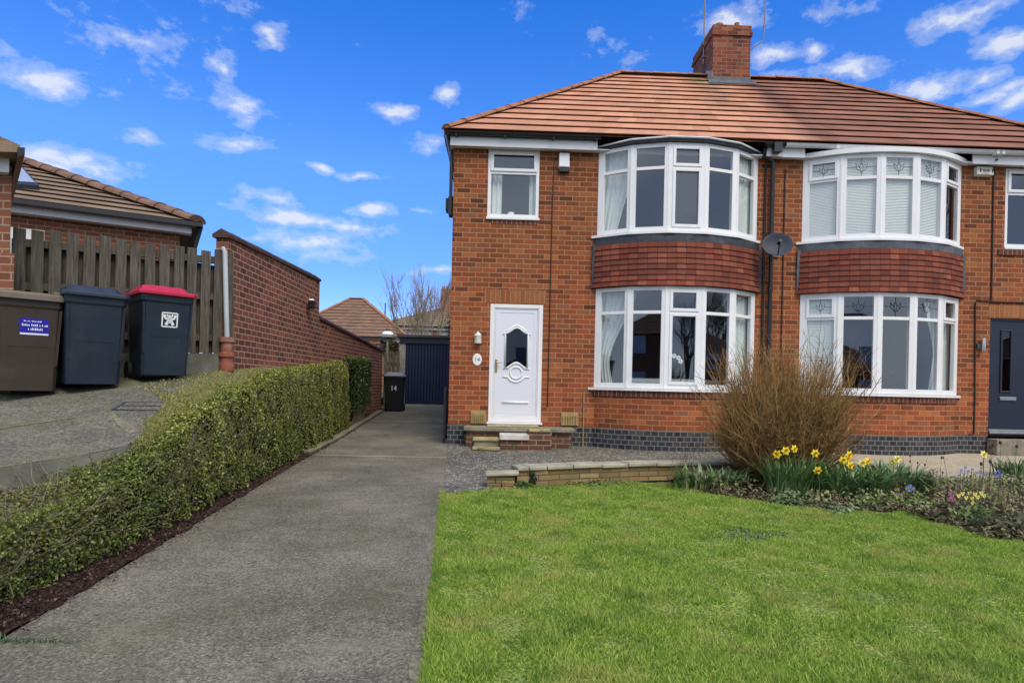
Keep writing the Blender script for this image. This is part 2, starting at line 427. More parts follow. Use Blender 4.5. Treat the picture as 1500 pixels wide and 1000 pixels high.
def ground_mat(name, base, dark, speck, sc=90.0, speck_lo=.62, streak=None, green=None, joint=None, samt=.5, grain=None):
    t = NT(name); p = t.pos()
    big = t.noise(p, .9, 6.0, .65); mid = t.noise(p, 6.0, 5.0, .65); fine = t.noise(p, sc, 3.0, .7)
    col = t.mix(t.ramp(big, [(.3, (0, 0, 0)), (.7, (1, 1, 1))]), dark, base)
    col = t.mix(.6, col, t.mix(mid, (.25, .25, .25), (.78, .78, .78)), 'OVERLAY')
    col = t.mix(.75, col, t.ramp(fine, [(.28, (.12, .12, .12)), (.5, (.5, .5, .5)), (.72, (.9, .9, .9))]), 'OVERLAY')
    if grain:
        gs, ga = grain
        gn = t.noise(p, gs, 9.0, .82); g2 = t.noise(p, gs*.33, 6.0, .75)
        col = t.mix(ga, col, t.ramp(gn, [(.38, (.0, .0, .0)), (.5, (.5, .49, .46)), (.62, (1, .98, .92))]), 'OVERLAY')
        col = t.mix(ga*.45, col, t.ramp(g2, [(.36, (.1, .1, .1)), (.5, (.5, .5, .5)), (.64, (.92, .91, .88))]), 'OVERLAY')
    v = t.t.nodes.new('ShaderNodeTexVoronoi'); t.t.links.new(p, v.inputs['Vector']); v.inputs['Scale'].default_value = sc*.75
    sx = t.n('SeparateColor'); t.t.links.new(v.outputs['Color'], sx.inputs[0])
    sel = t.math('GREATER_THAN', sx.outputs[0], speck_lo)
    near = t.math('LESS_THAN', v.outputs['Distance'], .42)
    col = t.mix(t.math('MULTIPLY', t.math('MULTIPLY', sel, near), samt), col, speck)
    if streak:
        s = t.noise(t.scale(p, (1.0, 2.6, 1.0)), 1.7, 7.0, .72)
        col = t.mix(t.math('MULTIPLY', t.ramp(s, [(.56, (0, 0, 0)), (.70, (1, 1, 1))]), .6), col, streak)
    if green:
        s = t.noise(p, 1.1, 7.0, .7)
        col = t.mix(t.math('MULTIPLY', t.ramp(s, [(.5, (0, 0, 0)), (.72, (1, 1, 1))]), green[3]), col, green[:3])
    return t.done(col, .9, t.bump(fine, .55, .006), .25)

drive_mat = ground_mat('drive_asphalt', (.215, .192, .148), (.088, .081, .065), (.30, .27, .20), 62.0, .74, (.28, .25, .18), (.115, .115, .05, .55), samt=.5, grain=(74.0, .55))
path_mat = ground_mat('path_concrete', (.165, .155, .13), (.085, .08, .072), (.52, .50, .46), 34.0, .78, (.26, .25, .21), (.10, .10, .045, .4), samt=.75, grain=(24.0, .7))
sand_mat = ground_mat('pale_concrete', (.46, .38, .28), (.34, .28, .20), (.50, .44, .34), 60.0, .85)
slabn_mat = ground_mat('neighbour_concrete', (.165, .155, .125), (.09, .087, .078), (.24, .225, .18), 60.0, .82, (.24, .22, .16), (.15, .15, .06, .6), grain=(40.0, .6))
kerb_mat = ground_mat('kerb_concrete', (.24, .21, .15), (.12, .11, .075), (.3, .28, .2), 40.0, .8, None, (.09, .095, .035, .6))
lawn_soil = ground_mat('turf_soil', (.20, .25, .05), (.14, .18, .04), (.34, .31, .10), 60.0, .8, grain=(60.0, .7))
field_mat = ground_mat('rough_ground', (.09, .085, .05), (.06, .06, .035), (.12, .11, .08), 30.0, .8)

# ------------------------------------------------------------------ ground
def sheet(rows, f, dz, nsub=1, thick=0.0):
    """rows: list of (Y, xl, xr)"""
    mb = MB()
    R = []
    for (a, b) in zip(rows[:-1], rows[1:]):
        for k in range(nsub):
            t = k/nsub; R.append(tuple(a[i]+(b[i]-a[i])*t for i in range(3)))
    R.append(rows[-1])
    for a, b in zip(R[:-1], R[1:]):
        mb.quad((a[1], a[0], f(a[0])+dz), (a[2], a[0], f(a[0])+dz), (b[2], b[0], f(b[0])+dz), (b[1], b[0], f(b[0])+dz))
    return mb

g = MB()
gy = [-160, -40, -6, 0, 11, 20, 30, 60, 220]
gzv = [-.5, -.45, -.40, -.30, -.014, .41, .6, .7, .7]
for a in range(len(gy)-1):
    g.quad((-250, gy[a], gzv[a]), (250, gy[a], gzv[a]), (250, gy[a+1], gzv[a+1]), (-250, gy[a+1], gzv[a+1]))
struct('ground', g, field_mat)

drive_rows = [(-3, -1.98, .18), (1.5, -2.24, -.16), (2.64, -2.30, -.272), (4.7, -2.42, -.40), (6.72, -2.55, -.534), (9.0, -2.69, -.66), (10.5, -2.74, -.78), (11.0, -2.76, -.79), (16.4, -2.94, -.79), (19.55, -2.95, -.4)]
struct('driveway', sheet(drive_rows, gz, .006, 6), drive_mat)
# tarred expansion joints across the drive, and the ragged pale edging along the lawn
j = MB()
for Yj, w in ((9.25, .10), (14.4, .10)):
    xl = interp(Yj, [r[0] for r in drive_rows], [r[1] for r in drive_rows]); xr = interp(Yj, [r[0] for r in drive_rows], [r[2] for r in drive_rows])
    n = 30
    for k in range(n):
        xa = xl+(xr-xl)*k/n; xb = xl+(xr-xl)*(k+1)/n
        wa = w*(.6+.8*noise.noise((xa*3, Yj, 0))); wb = w*(.6+.8*noise.noise((xb*3, Yj, 0)))
        j.quad((xa, Yj-wa, gz(Yj-wa)+.010), (xb, Yj-wb, gz(Yj-wb)+.010), (xb, Yj+wb, gz(Yj+wb)+.010), (xa, Yj+wa, gz(Yj+wa)+.010))
struct('driveway_joint', j, ground_mat('joint_screed', (.30, .27, .20), (.19, .17, .12), (.36, .33, .26), 60.0, .8))
k = MB()
ys = np.linspace(.5, 6.9, 90)
for a, b in zip(ys[:-1], ys[1:]):
    def ex(y): return interp(y, [r[0] for r in drive_rows], [r[2] for r in drive_rows])
    wa = .055+.06*noise.noise((0, a*2.3, 3)); wb = .055+.06*noise.noise((0, b*2.3, 3))
    k.quad((ex(a)-wa, a, gz(a)+.011), (ex(a)+.03, a, gz(a)+.011), (ex(b)+.03, b, gz(b)+.011), (ex(b)-wb, b, gz(b)+.011))
struct('lawn_edging', k, kerb_mat)
# left kerb of the back part of the drive
k = MB()
for a, b in zip(np.linspace(9.3, 16.6, 20)[:-1], np.linspace(9.3, 16.6, 20)[1:]):
    ea = interp(a, [r[0] for r in drive_rows], [r[1] for r in drive_rows])-.02+.03*noise.noise((a, 0, 0)); eb = interp(b, [r[0] for r in drive_rows], [r[1] for r in drive_rows])-.02+.03*noise.noise((b, 0, 0))
    p = [(ea-.10, a, gz(a)-.05), (ea, a, gz(a)-.05), (eb, b, gz(b)-.05), (eb-.10, b, gz(b)-.05), (ea-.10, a, gz(a)+.07), (ea, a, gz(a)+.045), (eb, b, gz(b)+.045), (eb-.10, b, gz(b)+.07)]
    k.hexa(p)
struct('driveway_kerb', k, kerb_mat)

# front path beside and below the house, and the neighbour's pale concrete path to the right
struct('front_path', sheet([(6.55, -.525, .12), (7.2, -.56, .50), (7.7, -.6, 2.4), (8.2, -.63, 6.2), (9.0, -.665, 6.2), (10.5, -.775, 6.2), (11.0, -.785, 6.2), (11.05, -.785, 6.2)], gz, .010, 3), path_mat)
struct('neighbour_path', sheet([(7.9, 5.2, 16), (8.2, 5.2, 16), (9, 5.2, 16), (11.05, 5.2, 16)], gz, .016, 3), sand_mat)

# lawn
lawn_px = [(640, 740), (650, 727), (690, 722), (760, 716), (850, 711), (930, 707), (1000, 712), (1060, 730), (1140, 741), (1230, 753), (1330, 752), (1400, 774), (1450, 790), (1520, 802)]
edge = [onground(*p) for p in lawn_px]
lawn_left = [(y, interp(y, [r[0] for r in drive_rows], [r[2] for r in drive_rows])+.015+.035*noise.noise((y*2.6, 0, 6))+.02*noise.noise((y*9, 0, 6))) for y in np.linspace(.6, edge[0].y, 70)]
poly = [(x, y) for y, x in lawn_left]+[(e.x, e.y) for e in edge[1:]]+[(5.6, 4.6), (7.0, 3.0), (7.0, .6)]
mb = MB(); mb.v = [Vector((x, y, gz(y)+.016)) for x, y in poly]; mb.f = [tuple(range(len(poly)))]
struct('lawn_turf', mb, lawn_soil)

PX = np.array(poly)
def inside(x, y):
    c = np.zeros(len(x), bool); n = len(PX)
    for i in range(n):
        x1, y1 = PX[i]; x2, y2 = PX[(i+1) % n]
        cond = ((y1 > y) != (y2 > y)) & (x < (x2-x1)*(y-y1)/(y2-y1+1e-12)+x1)
        c ^= cond
    return c

def grass():
    n = 780000
    u = nrs.rand(n)
    y = 2.2+(7.8-2.2)*u**1.15; x = -.6+nrs.rand(n)*7.6
    k = inside(x, y) & (x < y*.92+2.2); x, y = x[k], y[k]; n = len(x)
    lowf = np.array([noise.noise((a*.9, b*.9, 0)) for a, b in zip(x[::1], y[::1])])
    midf = np.array([noise.noise((a*4.5, b*4.5, 5)) for a, b in zip(x, y)])
    keep = nrs.rand(n) < np.clip(.85+1.0*midf+.4*lowf, .34, 1)
    x, y, lowf, midf = x[keep], y[keep], lowf[keep], midf[keep]; n = len(x)
    h = (.012+.017*nrs.rand(n))*(1+.55*lowf+1.0*midf); h = np.clip(h, .008, .06)
    w = .0022+.0022*nrs.rand(n)+.0004*y
    ang = nrs.rand(n)*2*np.pi; lean = (.2+.9*nrs.rand(n))*h; la = nrs.rand(n)*2*np.pi
    z = np.where(y < 11, .026*(y-11), 0)+.014
    B = np.stack([x, y, z], 1); d = np.stack([np.cos(ang), np.sin(ang), np.zeros(n)], 1)*w[:, None]
    tip = B+np.stack([np.cos(la)*lean, np.sin(la)*lean, h], 1)
    V = np.stack([B-d, B+d, tip], 1)
    tint = np.clip(.5+.30*nrs.normal(size=n)+.22*lowf+.3*midf, 0, 1); tint = np.where(nrs.rand(n) < .07, 1.0, tint)
    return V, tint
gm = leafmat('grass_blade', (.12, .22, .022), (.33, .49, .060), (.55, .62, .17), patch=((.60, .53, .18), 2.1, .48, .67, .62), trans=.42, patch2=((.10, .22, .03), 3.4, .50, .70, .7), rough=.55, spec=.25)
V, tn = grass()
o = raw_mesh('lawn_grass', V, [(0, 1, 2)], tn, gm)
tag(o, 'short patchy green lawn grass in front of the house', 'grass', kind='stuff')

HHY, HHV = [2.0, 3.2, 4.1, 4.56, 5.1, 6.0, 7.1, 8.3, 11.0, 12.9], [.34, .38, .42, .54, .65, .92, 1.08, 1.22, 1.35, 1.40]
HTY, HTV = [2, 3.6, 4.6, 6, 8, 13], [.9, .8, .46, .46, .50, .55]
# planted bed and the leaf strip under the hedge
bed = [(2.2, 7.75), (2.3, 7.5)]+[(e.x, e.y) for e in edge[6:]]+[(5.6, 4.6), (16, 4.6), (16, 8.0), (5.4, 8.0), (4.0, 8.02)]
mb = MB(); mb.v = [Vector((x, y, gz(y)+.020)) for x, y in bed]; mb.f = [tuple(range(len(bed)))]
struct('flower_bed', mb, soil)
def hedge_front(y): return interp(y, [r[0] for r in drive_rows], [r[1] for r in drive_rows])-interp(y, [2, 3.5, 4.2, 5, 9, 13], [.26, .21, .14, .09, .09, .10])
mb = MB()
ys = np.linspace(.5, 12.9, 150)
for a, b in zip(ys[:-1], ys[1:]):
    ra = interp(a, [r[0] for r in drive_rows], [r[1] for r in drive_rows])+.06*noise.noise((a*3.7, 0, 9))+.03*noise.noise((a*11, 0, 9)); rb = interp(b, [r[0] for r in drive_rows], [r[1] for r in drive_rows])+.06*noise.noise((b*3.7, 0, 9))+.03*noise.noise((b*11, 0, 9))
    mb.quad((ra-1.2, a, gz(a)+.05), (ra, a, gz(a)+.014), (rb, b, gz(b)+.014), (rb-1.2, b, gz(b)+.05))
struct('hedge_soil', mb, mulch)
mb = MB()
ys = np.linspace(12.9, 17, 12)
for a, b in zip(ys[:-1], ys[1:]):
    ra = interp(a, [r[0] for r in drive_rows], [r[1] for r in drive_rows])-.1; rb = interp(b, [r[0] for r in drive_rows], [r[1] for r in drive_rows])-.1
    mb.quad((-3.6, a, gz(a)+.05), (ra, a, gz(a)+.03), (rb, b, gz(b)+.03), (-3.6, b, gz(b)+.05))
struct('wall_foot_soil', mb, soil)
# dead leaves lying on the strip
def litter():
    n = 8500; y = 2.4+nrs.rand(n)**1.3*8; 
    e = np.array([interp(a, [r[0] for r in drive_rows], [r[1] for r in drive_rows]) for a in y]); x = e+.02-.46*nrs.rand(n)**1.1+.06*nrs.normal(size=n)
    P = np.stack([x, y, .026*(y-11)+.03+.012*nrs.rand(n)], 1); N = unit(np.stack([.5*nrs.normal(size=n), .5*nrs.normal(size=n), np.ones(n)], 1))
    return leaf_quads(P, N, .012+.018*nrs.rand(n), .008+.011*nrs.rand(n)), nrs.rand(n)**1.6
V, tn = litter()
o = raw_mesh('fallen_leaves', V, [(0, 1, 2, 3)], tn, leafmat('dead_leaf', (.030, .016, .013), (.075, .036, .028), (.19, .12, .085), trans=.05))
tag(o, 'dry reddish brown fallen leaves along the foot of the hedge', 'leaves', kind='stuff')

# ------------------------------------------------------------------ neighbour's raised drive (left)
epx = [(-60, 693), (0, 684), (60, 676), (110, 668), (160, 659), (205, 648)]
eg = [onground(a, b, nz) for a, b in epx]
eg = [Vector((eg[0].x-2.5, eg[0].y-1.1, nz(eg[0].y-1.1)))]+eg+[Vector((-3.06, 5.6, nz(5.6))), Vector((-3.24, 6.6, nz(6.6))), Vector((-3.36, 7.6, nz(7.6))), Vector((-3.30, 9, nz(9))), Vector((-3.30, 12, nz(12))), Vector((-3.28, 16, nz(16)))]
mb = MB()
def epoint(y):
    return interp(y, [e.y for e in eg], [e.x for e in eg])
yy = np.linspace(eg[0].y, 24, 70)
for a, b in zip(yy[:-1], yy[1:]):
    xa, xb = epoint(a), epoint(b)
    for k in range(12):
        s0, s1 = (k/12)**2*16, ((k+1)/12)**2*16
        mb.quad((xa-s1, a, nz(a)), (xa-s0, a, nz(a)), (xb-s0, b, nz(b)), (xb-s1, b, nz(b)))
struct('neighbour_driveway', mb, slabn_mat)
# rough concrete face of its edge
mb = MB()
yy = np.linspace(eg[0].y, 12, 90)
for a, b in zip(yy[:-1], yy[1:]):
    xa, xb = epoint(a)+.02*noise.noise((a*3, 1, 0)), epoint(b)+.02*noise.noise((b*3, 1, 0))
    mb.quad((xa, a, nz(a)-.13), (xb, b, nz(b)-.13), (epoint(b), b, nz(b)), (epoint(a), a, nz(a)))
    mb.quad((xa-.03, a, nz(a)-1.7), (xb-.03, b, nz(b)-1.7), (xb, b, nz(b)-.13), (xa, a, nz(a)-.13))
struct('neighbour_driveway_edge', mb, concrete_old)
# earth bank behind the hedge
mb = MB()
yy = np.linspace(1.5, 12.8, 40)
for a, b in zip(yy[:-1], yy[1:]):
    xa, xb = epoint(max(a, eg[0].y))-.05, epoint(max(b, eg[0].y))-.05
    mb.quad((xa, a, nz(a)-.14), (hedge_front(a)-.15, a, gz(a)+.06), (hedge_front(b)-.15, b, gz(b)+.06), (xb, b, nz(b)-.14))
struct('earth_bank', mb, soil)
def verge_in(y): return epoint(y)-.02-.10*abs(noise.noise((y*4.1, 2, 0)))*min(1, max(0, (y-5.6)/.8))-.10*abs(noise.noise((y*1.3, 2, 0)))*min(1, max(0, (y-6)/1.0))
def verge_out(y): return hedge_front(y)-interp(y, HTY, HTV)-.02
mb = MB(); yy = np.linspace(5.0, 11.5, 60)
for a, b in zip(yy[:-1], yy[1:]):
    P = []
    for y in (a, b):
        xi, xo = verge_in(y), max(verge_out(y)+.18, epoint(y)+.06); zi, zo = nz(y)+.006, min(nz(y)-.02, gz(y)+interp(y, HHY, HHV)-.05)
        P.append([(xi, y, zi), (epoint(y), y, nz(y)+.012), (xo, y, zo)])
    for k in range(2): mb.quad(P[0][k], P[0][k+1], P[1][k+1], P[1][k])
struct('grass_verge', mb, ground_mat('verge_moss', (.20, .19, .075), (.12, .12, .045), (.28, .26, .14), 70.0, .8))
# manhole cover and joints in that drive
c = [onground(*p, nz) for p in ((162, 601), (238, 602), (251, 590), (183, 589))]
t = thing('manhole_cover', 'square recessed concrete inspection cover set in the higher drive before the bins', 'manhole cover', c[0])
def lift(v, d): return Vector((v.x, v.y, nz(v.y)+d))
m1 = MB(); cen = sum(c, Vector((0, 0, 0)))/4
inn = [cen+(p-cen)*.86 for p in c]
for i in range(4):
    i2 = (i+1) % 4
    m1.quad(lift(c[i], .008), lift(c[i2], .008), lift(inn[i2], .008), lift(inn[i], .008))
obj('frame', m1, lead_dark, t)
m2 = MB(); m2.quad(*[lift(p, .006) for p in inn]); obj('cover_plate', m2, slabn_mat, t)
m3 = MB(); a = (inn[0]+inn[3])/2; b = (inn[1]+inn[2])/2; dv = (inn[3]-inn[0])*.04
m3.quad(lift(a-dv, .010), lift(b-dv, .010), lift(b+dv, .010), lift(a+dv, .010)); obj('joint_bar', m3, lead_dark, t)
m = MB()
for A, B, w in (((0, 628), (158, 604), .02), ((158, 604), (197, 634), .055), ((200, 602), (205, 588), .012)):
    a, b = onground(*A, nz), onground(*B, nz); n = 14; d = (b-a).normalized(); s = Vector((-d.y, d.x, 0))
    for q in range(n):
        p0 = a+(b-a)*q/n; p1 = a+(b-a)*(q+1)/n
        w0 = w*(.7+.6*noise.noise((p0.x*4, p0.y*4, 0))); w1 = w*(.7+.6*noise.noise((p1.x*4, p1.y*4, 0)))
        m.quad(lift(p0-s*w0, .005), lift(p1-s*w1, .005), lift(p1+s*w1, .005), lift(p0+s*w0, .005))
struct('concrete_joint', m, kerb_mat)

# ------------------------------------------------------------------ the pair of semi-detached houses
HY = 11.0
house = thing('semi_detached_house', 'pair of red brick semi-detached houses with hipped tiled roof and curved white bay windows', 'house', (5.1, HY, 0))
WIN_L = (-.19, .735, 4.07, 5.29)
WIN_R = (9.30, 10.22, 3.81, 5.26)
DOOR_L = (-.09, .855, .415, 2.52)
DOOR_R = (9.07, 10.02, .335, 2.50)
BAYS = {'l': (1.79, 4.70), 'r': (5.52, 8.47)}
BOT0, BOT1, TOP0 = 1.07, 2.84, 3.78
TOPS = {'l': 5.31, 'r': 5.27}

def wall_sheet(x0, x1, z0, z1, y, holes, depth=.10):
    xs = sorted({x0, x1, *[h[0] for h in holes], *[h[1] for h in holes]}); zs = sorted({z0, z1, *[h[2] for h in holes], *[h[3] for h in holes]})
    xs = [x for x in xs if x0 <= x <= x1]; zs = [z for z in zs if z0 <= z <= z1]
    mb = MB()
    for a, b in zip(xs[:-1], xs[1:]):
        for c, d in zip(zs[:-1], zs[1:]):
            m = ((a+b)/2, (c+d)/2)
            if any(h[0] < m[0] < h[1] and h[2] < m[1] < h[3] for h in holes): continue
            mb.quad((a, y, c), (b, y, c), (b, y, d), (a, y, d))
    for h in holes:
        a, b, c, d = h[0], h[1], max(h[2], z0), min(h[3], z1)
        if c >= d: continue
        mb.quad((a, y, c), (a, y, d), (a, y+depth, d), (a, y+depth, c)); mb.quad((b, y, c), (b, y+depth, c), (b, y+depth, d), (b, y, d))
        if h[3] <= z1: mb.quad((a, y, d), (b, y, d), (b, y+depth, d), (a, y+depth, d))
        if h[2] >= z0: mb.quad((a, y, c), (a, y+depth, c), (b, y+depth, c), (b, y, c))
    return mb

holes = [WIN_L, WIN_R, DOOR_L, DOOR_R]
for a, b in BAYS.values():
    holes += [(a+.08, b-.08, BOT0, BOT1), (a+.08, b-.08, TOP0, 5.27)]
WX0, WX1, WTOP = -.80, 11.0, 5.40
mb = wall_sheet(WX0, WX1, .35, WTOP, HY, holes)
mb.quad((WX0, 18.1, -.1), (WX0, HY, -.1), (WX0, HY, WTOP), (WX0, 18.1, WTOP))
mb.quad((WX1, HY, -.1), (WX1, 18.1, -.1), (WX1, 18.1, WTOP), (WX1, HY, WTOP))
mb.quad((WX1, 18.1, -.1), (WX0, 18.1, -.1), (WX0, 18.1, WTOP), (WX1, 18.1, WTOP))
obj('wall', mb, brick_red, house)
mb = MB()
pl_holes = [DOOR_L, DOOR_R]
for a, b in ((WX0-.012, -.62), (1.10, DOOR_R[0]-.02), (DOOR_R[1]+.02, WX1)):
    mb.box(a, b, HY-.012, HY+.05, -.2, .352)
mb.box(-.62, 1.10, HY-.004, HY+.05, -.2, .349)
obj('plinth', mb, brick_blue, house)
# rooms behind the glass
mb = MB()
for a, b, c, d in ((-.7, 1.55, .40, 2.75), (-.7, 1.55, 3.2, 5.36), (1.6, 5.0, .40, 2.95), (1.6, 5.0, 3.2, 5.38), (5.2, 8.7, .40, 2.95), (5.2, 8.7, 3.2, 5.38), (8.75, 10.9, .3, 2.75), (8.75, 10.9, 3.2, 5.36)):
    y0, y1 = HY+.10, HY+4.0
    mb.quad((a, y1, c), (b, y1, c), (b, y1, d), (a, y1, d)); mb.quad((a, y0, d), (b, y0, d), (b, y1, d), (a, y1, d)); mb.quad((a, y0, c), (b, y0, c), (b, y1, c), (a, y1, c))
    mb.quad((a, y0, c), (a, y1, c), (a, y1, d), (a, y0, d)); mb.quad((b, y0, c), (b, y1, c), (b, y1, d), (b, y0, d))
obj('room_lining', mb, room_mat, house)

def frame_rect(mb, P, u0, u1, v0, v1, w, d0, d1, ws=None):
    """rectangular frame in a plane; P(u, v, d) -> point; d towards the street; ws = widths left,right,bottom,top"""
    l, r, b, t = ws or (w, w, w, w)
    def bx(a0, a1, b0, b1):
        mb.hexa([P(a0, b0, d0), P(a1, b0, d0), P(a1, b0, d1), P(a0, b0, d1), P(a0, b1, d0), P(a1, b1, d0), P(a1, b1, d1), P(a0, b1, d1)])
    bx(u0, u0+l, v0, v1); bx(u1-r, u1, v0, v1); bx(u0+l, u1-r, v0, v0+b); bx(u0+l, u1-r, v1-t, v1)
    return (u0+l, u1-r, v0+b, v1-t)

def pane_q(mb, P, r, d=0.0):
    a, b = rnd.uniform(-.004, .004), rnd.uniform(-.005, .005)          # panes never sit quite true in their beads
    mb.quad(P(r[0], r[2], d-a-b), P(r[1], r[2], d+a-b), P(r[1], r[3], d+a+b), P(r[0], r[3], d-a+b))

def flatP(y): return lambda u, v, d: Vector((u, y-d, v))

# upstairs window over the left door
def small_window(W, split, sill, label=None):
    fr = MB(); pa = MB(); P = flatP(HY+.045)
    inner = frame_rect(fr, P, W[0], W[1], W[2], W[3], .06, -.03, .035)
    zt = W[2]+(W[3]-W[2])*split
    fr.box(inner[0], inner[1], HY+.012, HY+.07, zt-.03, zt+.03)
    i2 = frame_rect(fr, P, inner[0]-.012, inner[1]+.012, zt+.018, inner[3]+.012, .055, .036, .055)
    pane_q(pa, P, (i2[0], i2[1], i2[2], i2[3]), .004)
    pane_q(pa, P, (inner[0], inner[1], inner[2], zt-.03), .004)
    o = obj('window', fr, white_upvc, house, bevel=.006)
    obj('pane', pa, glass, o)
    s = MB(); s.box(W[0]-.015, W[1]+.015, HY-.035, HY+.04, W[2]-.045, W[2]-.001); obj('window_sill', s, white_upvc, o, bevel=.005)
    return o
small_window(WIN_L, .66, True)
small_window(WIN_R, .68, True)
mb = MB(); mb.box(WIN_L[0]+.08, WIN_L[1]-.02, HY-.006, HY+.04, 3.95, 4.024); obj('brick_sill', mb, brick_sillcourse, house)
mb = MB(); mb.box(WIN_R[0]-.12, WIN_R[1]+.1, HY-.03, HY+.04, 3.66, 3.763); obj('brick_sill', mb, brick_sillcourse, house)
# soldier arches over the doors
mb = MB(); mb.box(-.20, .905, HY-.004, HY+.06, 2.535, 2.775); obj('door_lintel', mb, brick_soldier, house)
mb = MB(); mb.box(9.03, 10.1, HY-.004, HY+.06, 2.515, 2.745); obj('door_lintel', mb, brick_soldier, house)

# ---- bays
def bay_plan(x0, x1, a=None, grow=0.0):
    a = a or (33.0 if x0 < 4 else 30.0)
    w = (x1-x0)/(1+2*math.cos(rad(a/2))+2*math.cos(rad(a)))
    pts = [Vector((x0, HY, 0))]
    for ang in (-a, -a/2, 0, a/2, a):
        p = pts[-1]; pts.append(Vector((p.x+w*math.cos(rad(ang)), p.y+w*math.sin(rad(ang)), 0)))
    return pts
def bay_arc(x0, x1, grow, n=20, a=None):
    pl = bay_plan(x0, x1, a); p = HY-pl[2].y; c = (x1-x0)/2
    R = (c*c+p*p)/(2*p); cx = (x0+x1)/2; cy = HY-p+R; R2 = R+grow
    half = math.asin(min(1, c/R)); h2 = math.acos(max(-1, min(1, (cy-HY)/R2)))
    out = []
    for i in range(n+1):
        t = -h2+2*h2*i/n
        out.append(Vector((cx+R2*math.sin(t), cy-R2*math.cos(t), 0)))
    out[0].y = out[-1].y = HY+.02
    return out
def arc_band(mb, pa, pb, za, zb, uv=True):
    """skirt between plan pa at za and plan pb at zb"""
    s = 0.0
    for i in range(len(pa)-1):
        l = (pb[i+1]-pb[i]).length
        A, B, C, D = (pa[i].x, pa[i].y, za), (pa[i+1].x, pa[i+1].y, za), (pb[i+1].x, pb[i+1].y, zb), (pb[i].x, pb[i].y, zb)
        mb.quad(A, B, C, D, [(s, za), (s+l, za), (s+l, zb), (s, zb)] if abs(zb-za) > 1e-4 else None); s += l
    return mb
def arc_slab(mb, outer, z0, z1, inner_y=HY+.02):
    inn = [Vector((p.x, max(p.y, inner_y), 0)) for p in outer]
    arc_band(mb, outer, outer, z0, z1)
    for i in range(len(outer)-1):
        mb.quad((outer[i].x, outer[i].y, z1), (outer[i+1].x, outer[i+1].y, z1), (outer[i+1].x, HY+.05, z1), (outer[i].x, HY+.05, z1))
        mb.quad((outer[i].x, outer[i].y, z0), (outer[i].x, HY+.05, z0), (outer[i+1].x, HY+.05, z0), (outer[i+1].x, outer[i+1].y, z0))
    for q in (0, -1):
        o_ = outer[q]; mb.quad((o_.x, o_.y, z0), (o_.x, HY+.05, z0), (o_.x, HY+.05, z1), (o_.x, o_.y, z1))
    return mb

def bay_window(x0, x1, z0, z1, opening, split, lead=False, mark=None):
    pl = bay_plan(x0, x1); fr = MB(); pa = MB(); lds = []
    zt = z0+(z1-z0)*split
    for i in range(5):
        A, B = pl[i], pl[i+1]; L = (B-A).length; t = (B-A)/L; nrm = Vector((t.y, -t.x, 0))
        def P(u, v, d, A=A, t=t, nrm=nrm): return A+t*u+nrm*d+Vector((0, 0, v))
        el = .095 if i == 0 else .055; er = .095 if i == 4 else .055
        r = frame_rect(fr, P, .004, L-.004, z0, z1, .07, -.07, 0.0, ws=(el+.02, er+.02, .085, .075))
        op = opening.get(i)
        fr.hexa([P(r[0], zt-.028, -.065), P(r[1], zt-.028, -.065), P(r[1], zt-.028, -.004), P(r[0], zt-.028, -.004), P(r[0], zt+.028, -.065), P(r[1], zt+.028, -.065), P(r[1], zt+.028, -.004), P(r[0], zt+.028, -.004)])
        lo = (r[0], r[1], r[2], zt-.028); hi = (r[0], r[1], zt+.028, r[3])
        if op in ('both', 'top'):
            hi = frame_rect(fr, P, hi[0]-.014, hi[1]+.014, hi[2]-.012, hi[3]+.014, .052, -.03, .014)
        if op == 'both':
            lo = frame_rect(fr, P, lo[0]-.014, lo[1]+.014, lo[2]-.014, lo[3]+.012, .052, -.03, .014)
        pane_q(pa, P, lo, -.03); pane_q(pa, P, hi, -.03)
        if lead:
            ld = MB(); lds.append(ld)
            u0, u1, v0, v1 = hi; uc, vc = (u0+u1)/2, v0+(v1-v0)*.52; w = (u1-u0); h = (v1-v0)
            def ln(*q): ld.tube([P(a, b, -.024) for a, b in q], .0042, 4)
            ln((u0, vc), (uc-.16*w, vc)); ln((uc+.16*w, vc), (u1, vc)); ln((uc, v1), (uc, vc+.20*h)); ln((uc, v0), (uc, vc-.28*h))
            ln((uc, vc+.24*h), (uc+.07*w, vc), (uc, vc-.28*h), (uc-.07*w, vc), (uc, vc+.24*h))
            ln((uc-.07*w, vc), (uc-.20*w, vc+.20*h), (uc-.16*w, vc-.10*h), (uc, vc-.28*h)); ln((uc+.07*w, vc), (uc+.20*w, vc+.20*h), (uc+.16*w, vc-.10*h), (uc, vc-.28*h))
    # rounded corner posts where the facets meet
    for i in range(1, 5):
        p = pl[i]
        fr.lathe([(.034, z0+.004), (.034, z1-.004)], (p.x, p.y+.03, 0), 10)
    o = obj('bay_window', fr, white_upvc, house, bevel=.005)
    obj('pane', pa, glass, o)
    for ld in lds: obj('leaded_motif', ld, lead_dark, o)
    s = MB(); sp = bay_plan(x0-.02, x1+.02)
    off = [Vector((p.x+(p.x-(x0+x1)/2)*.03, (p.y-.055) if 0 < k < 5 else HY-.02, 0)) for k, p in enumerate(sp)]
    off[0].x = x0-.10; off[-1].x = x1+.06
    arc_slab(s, off, z0-.045, z0-.003); obj('window_sill', s, white_upvc, o)
    return o, pl

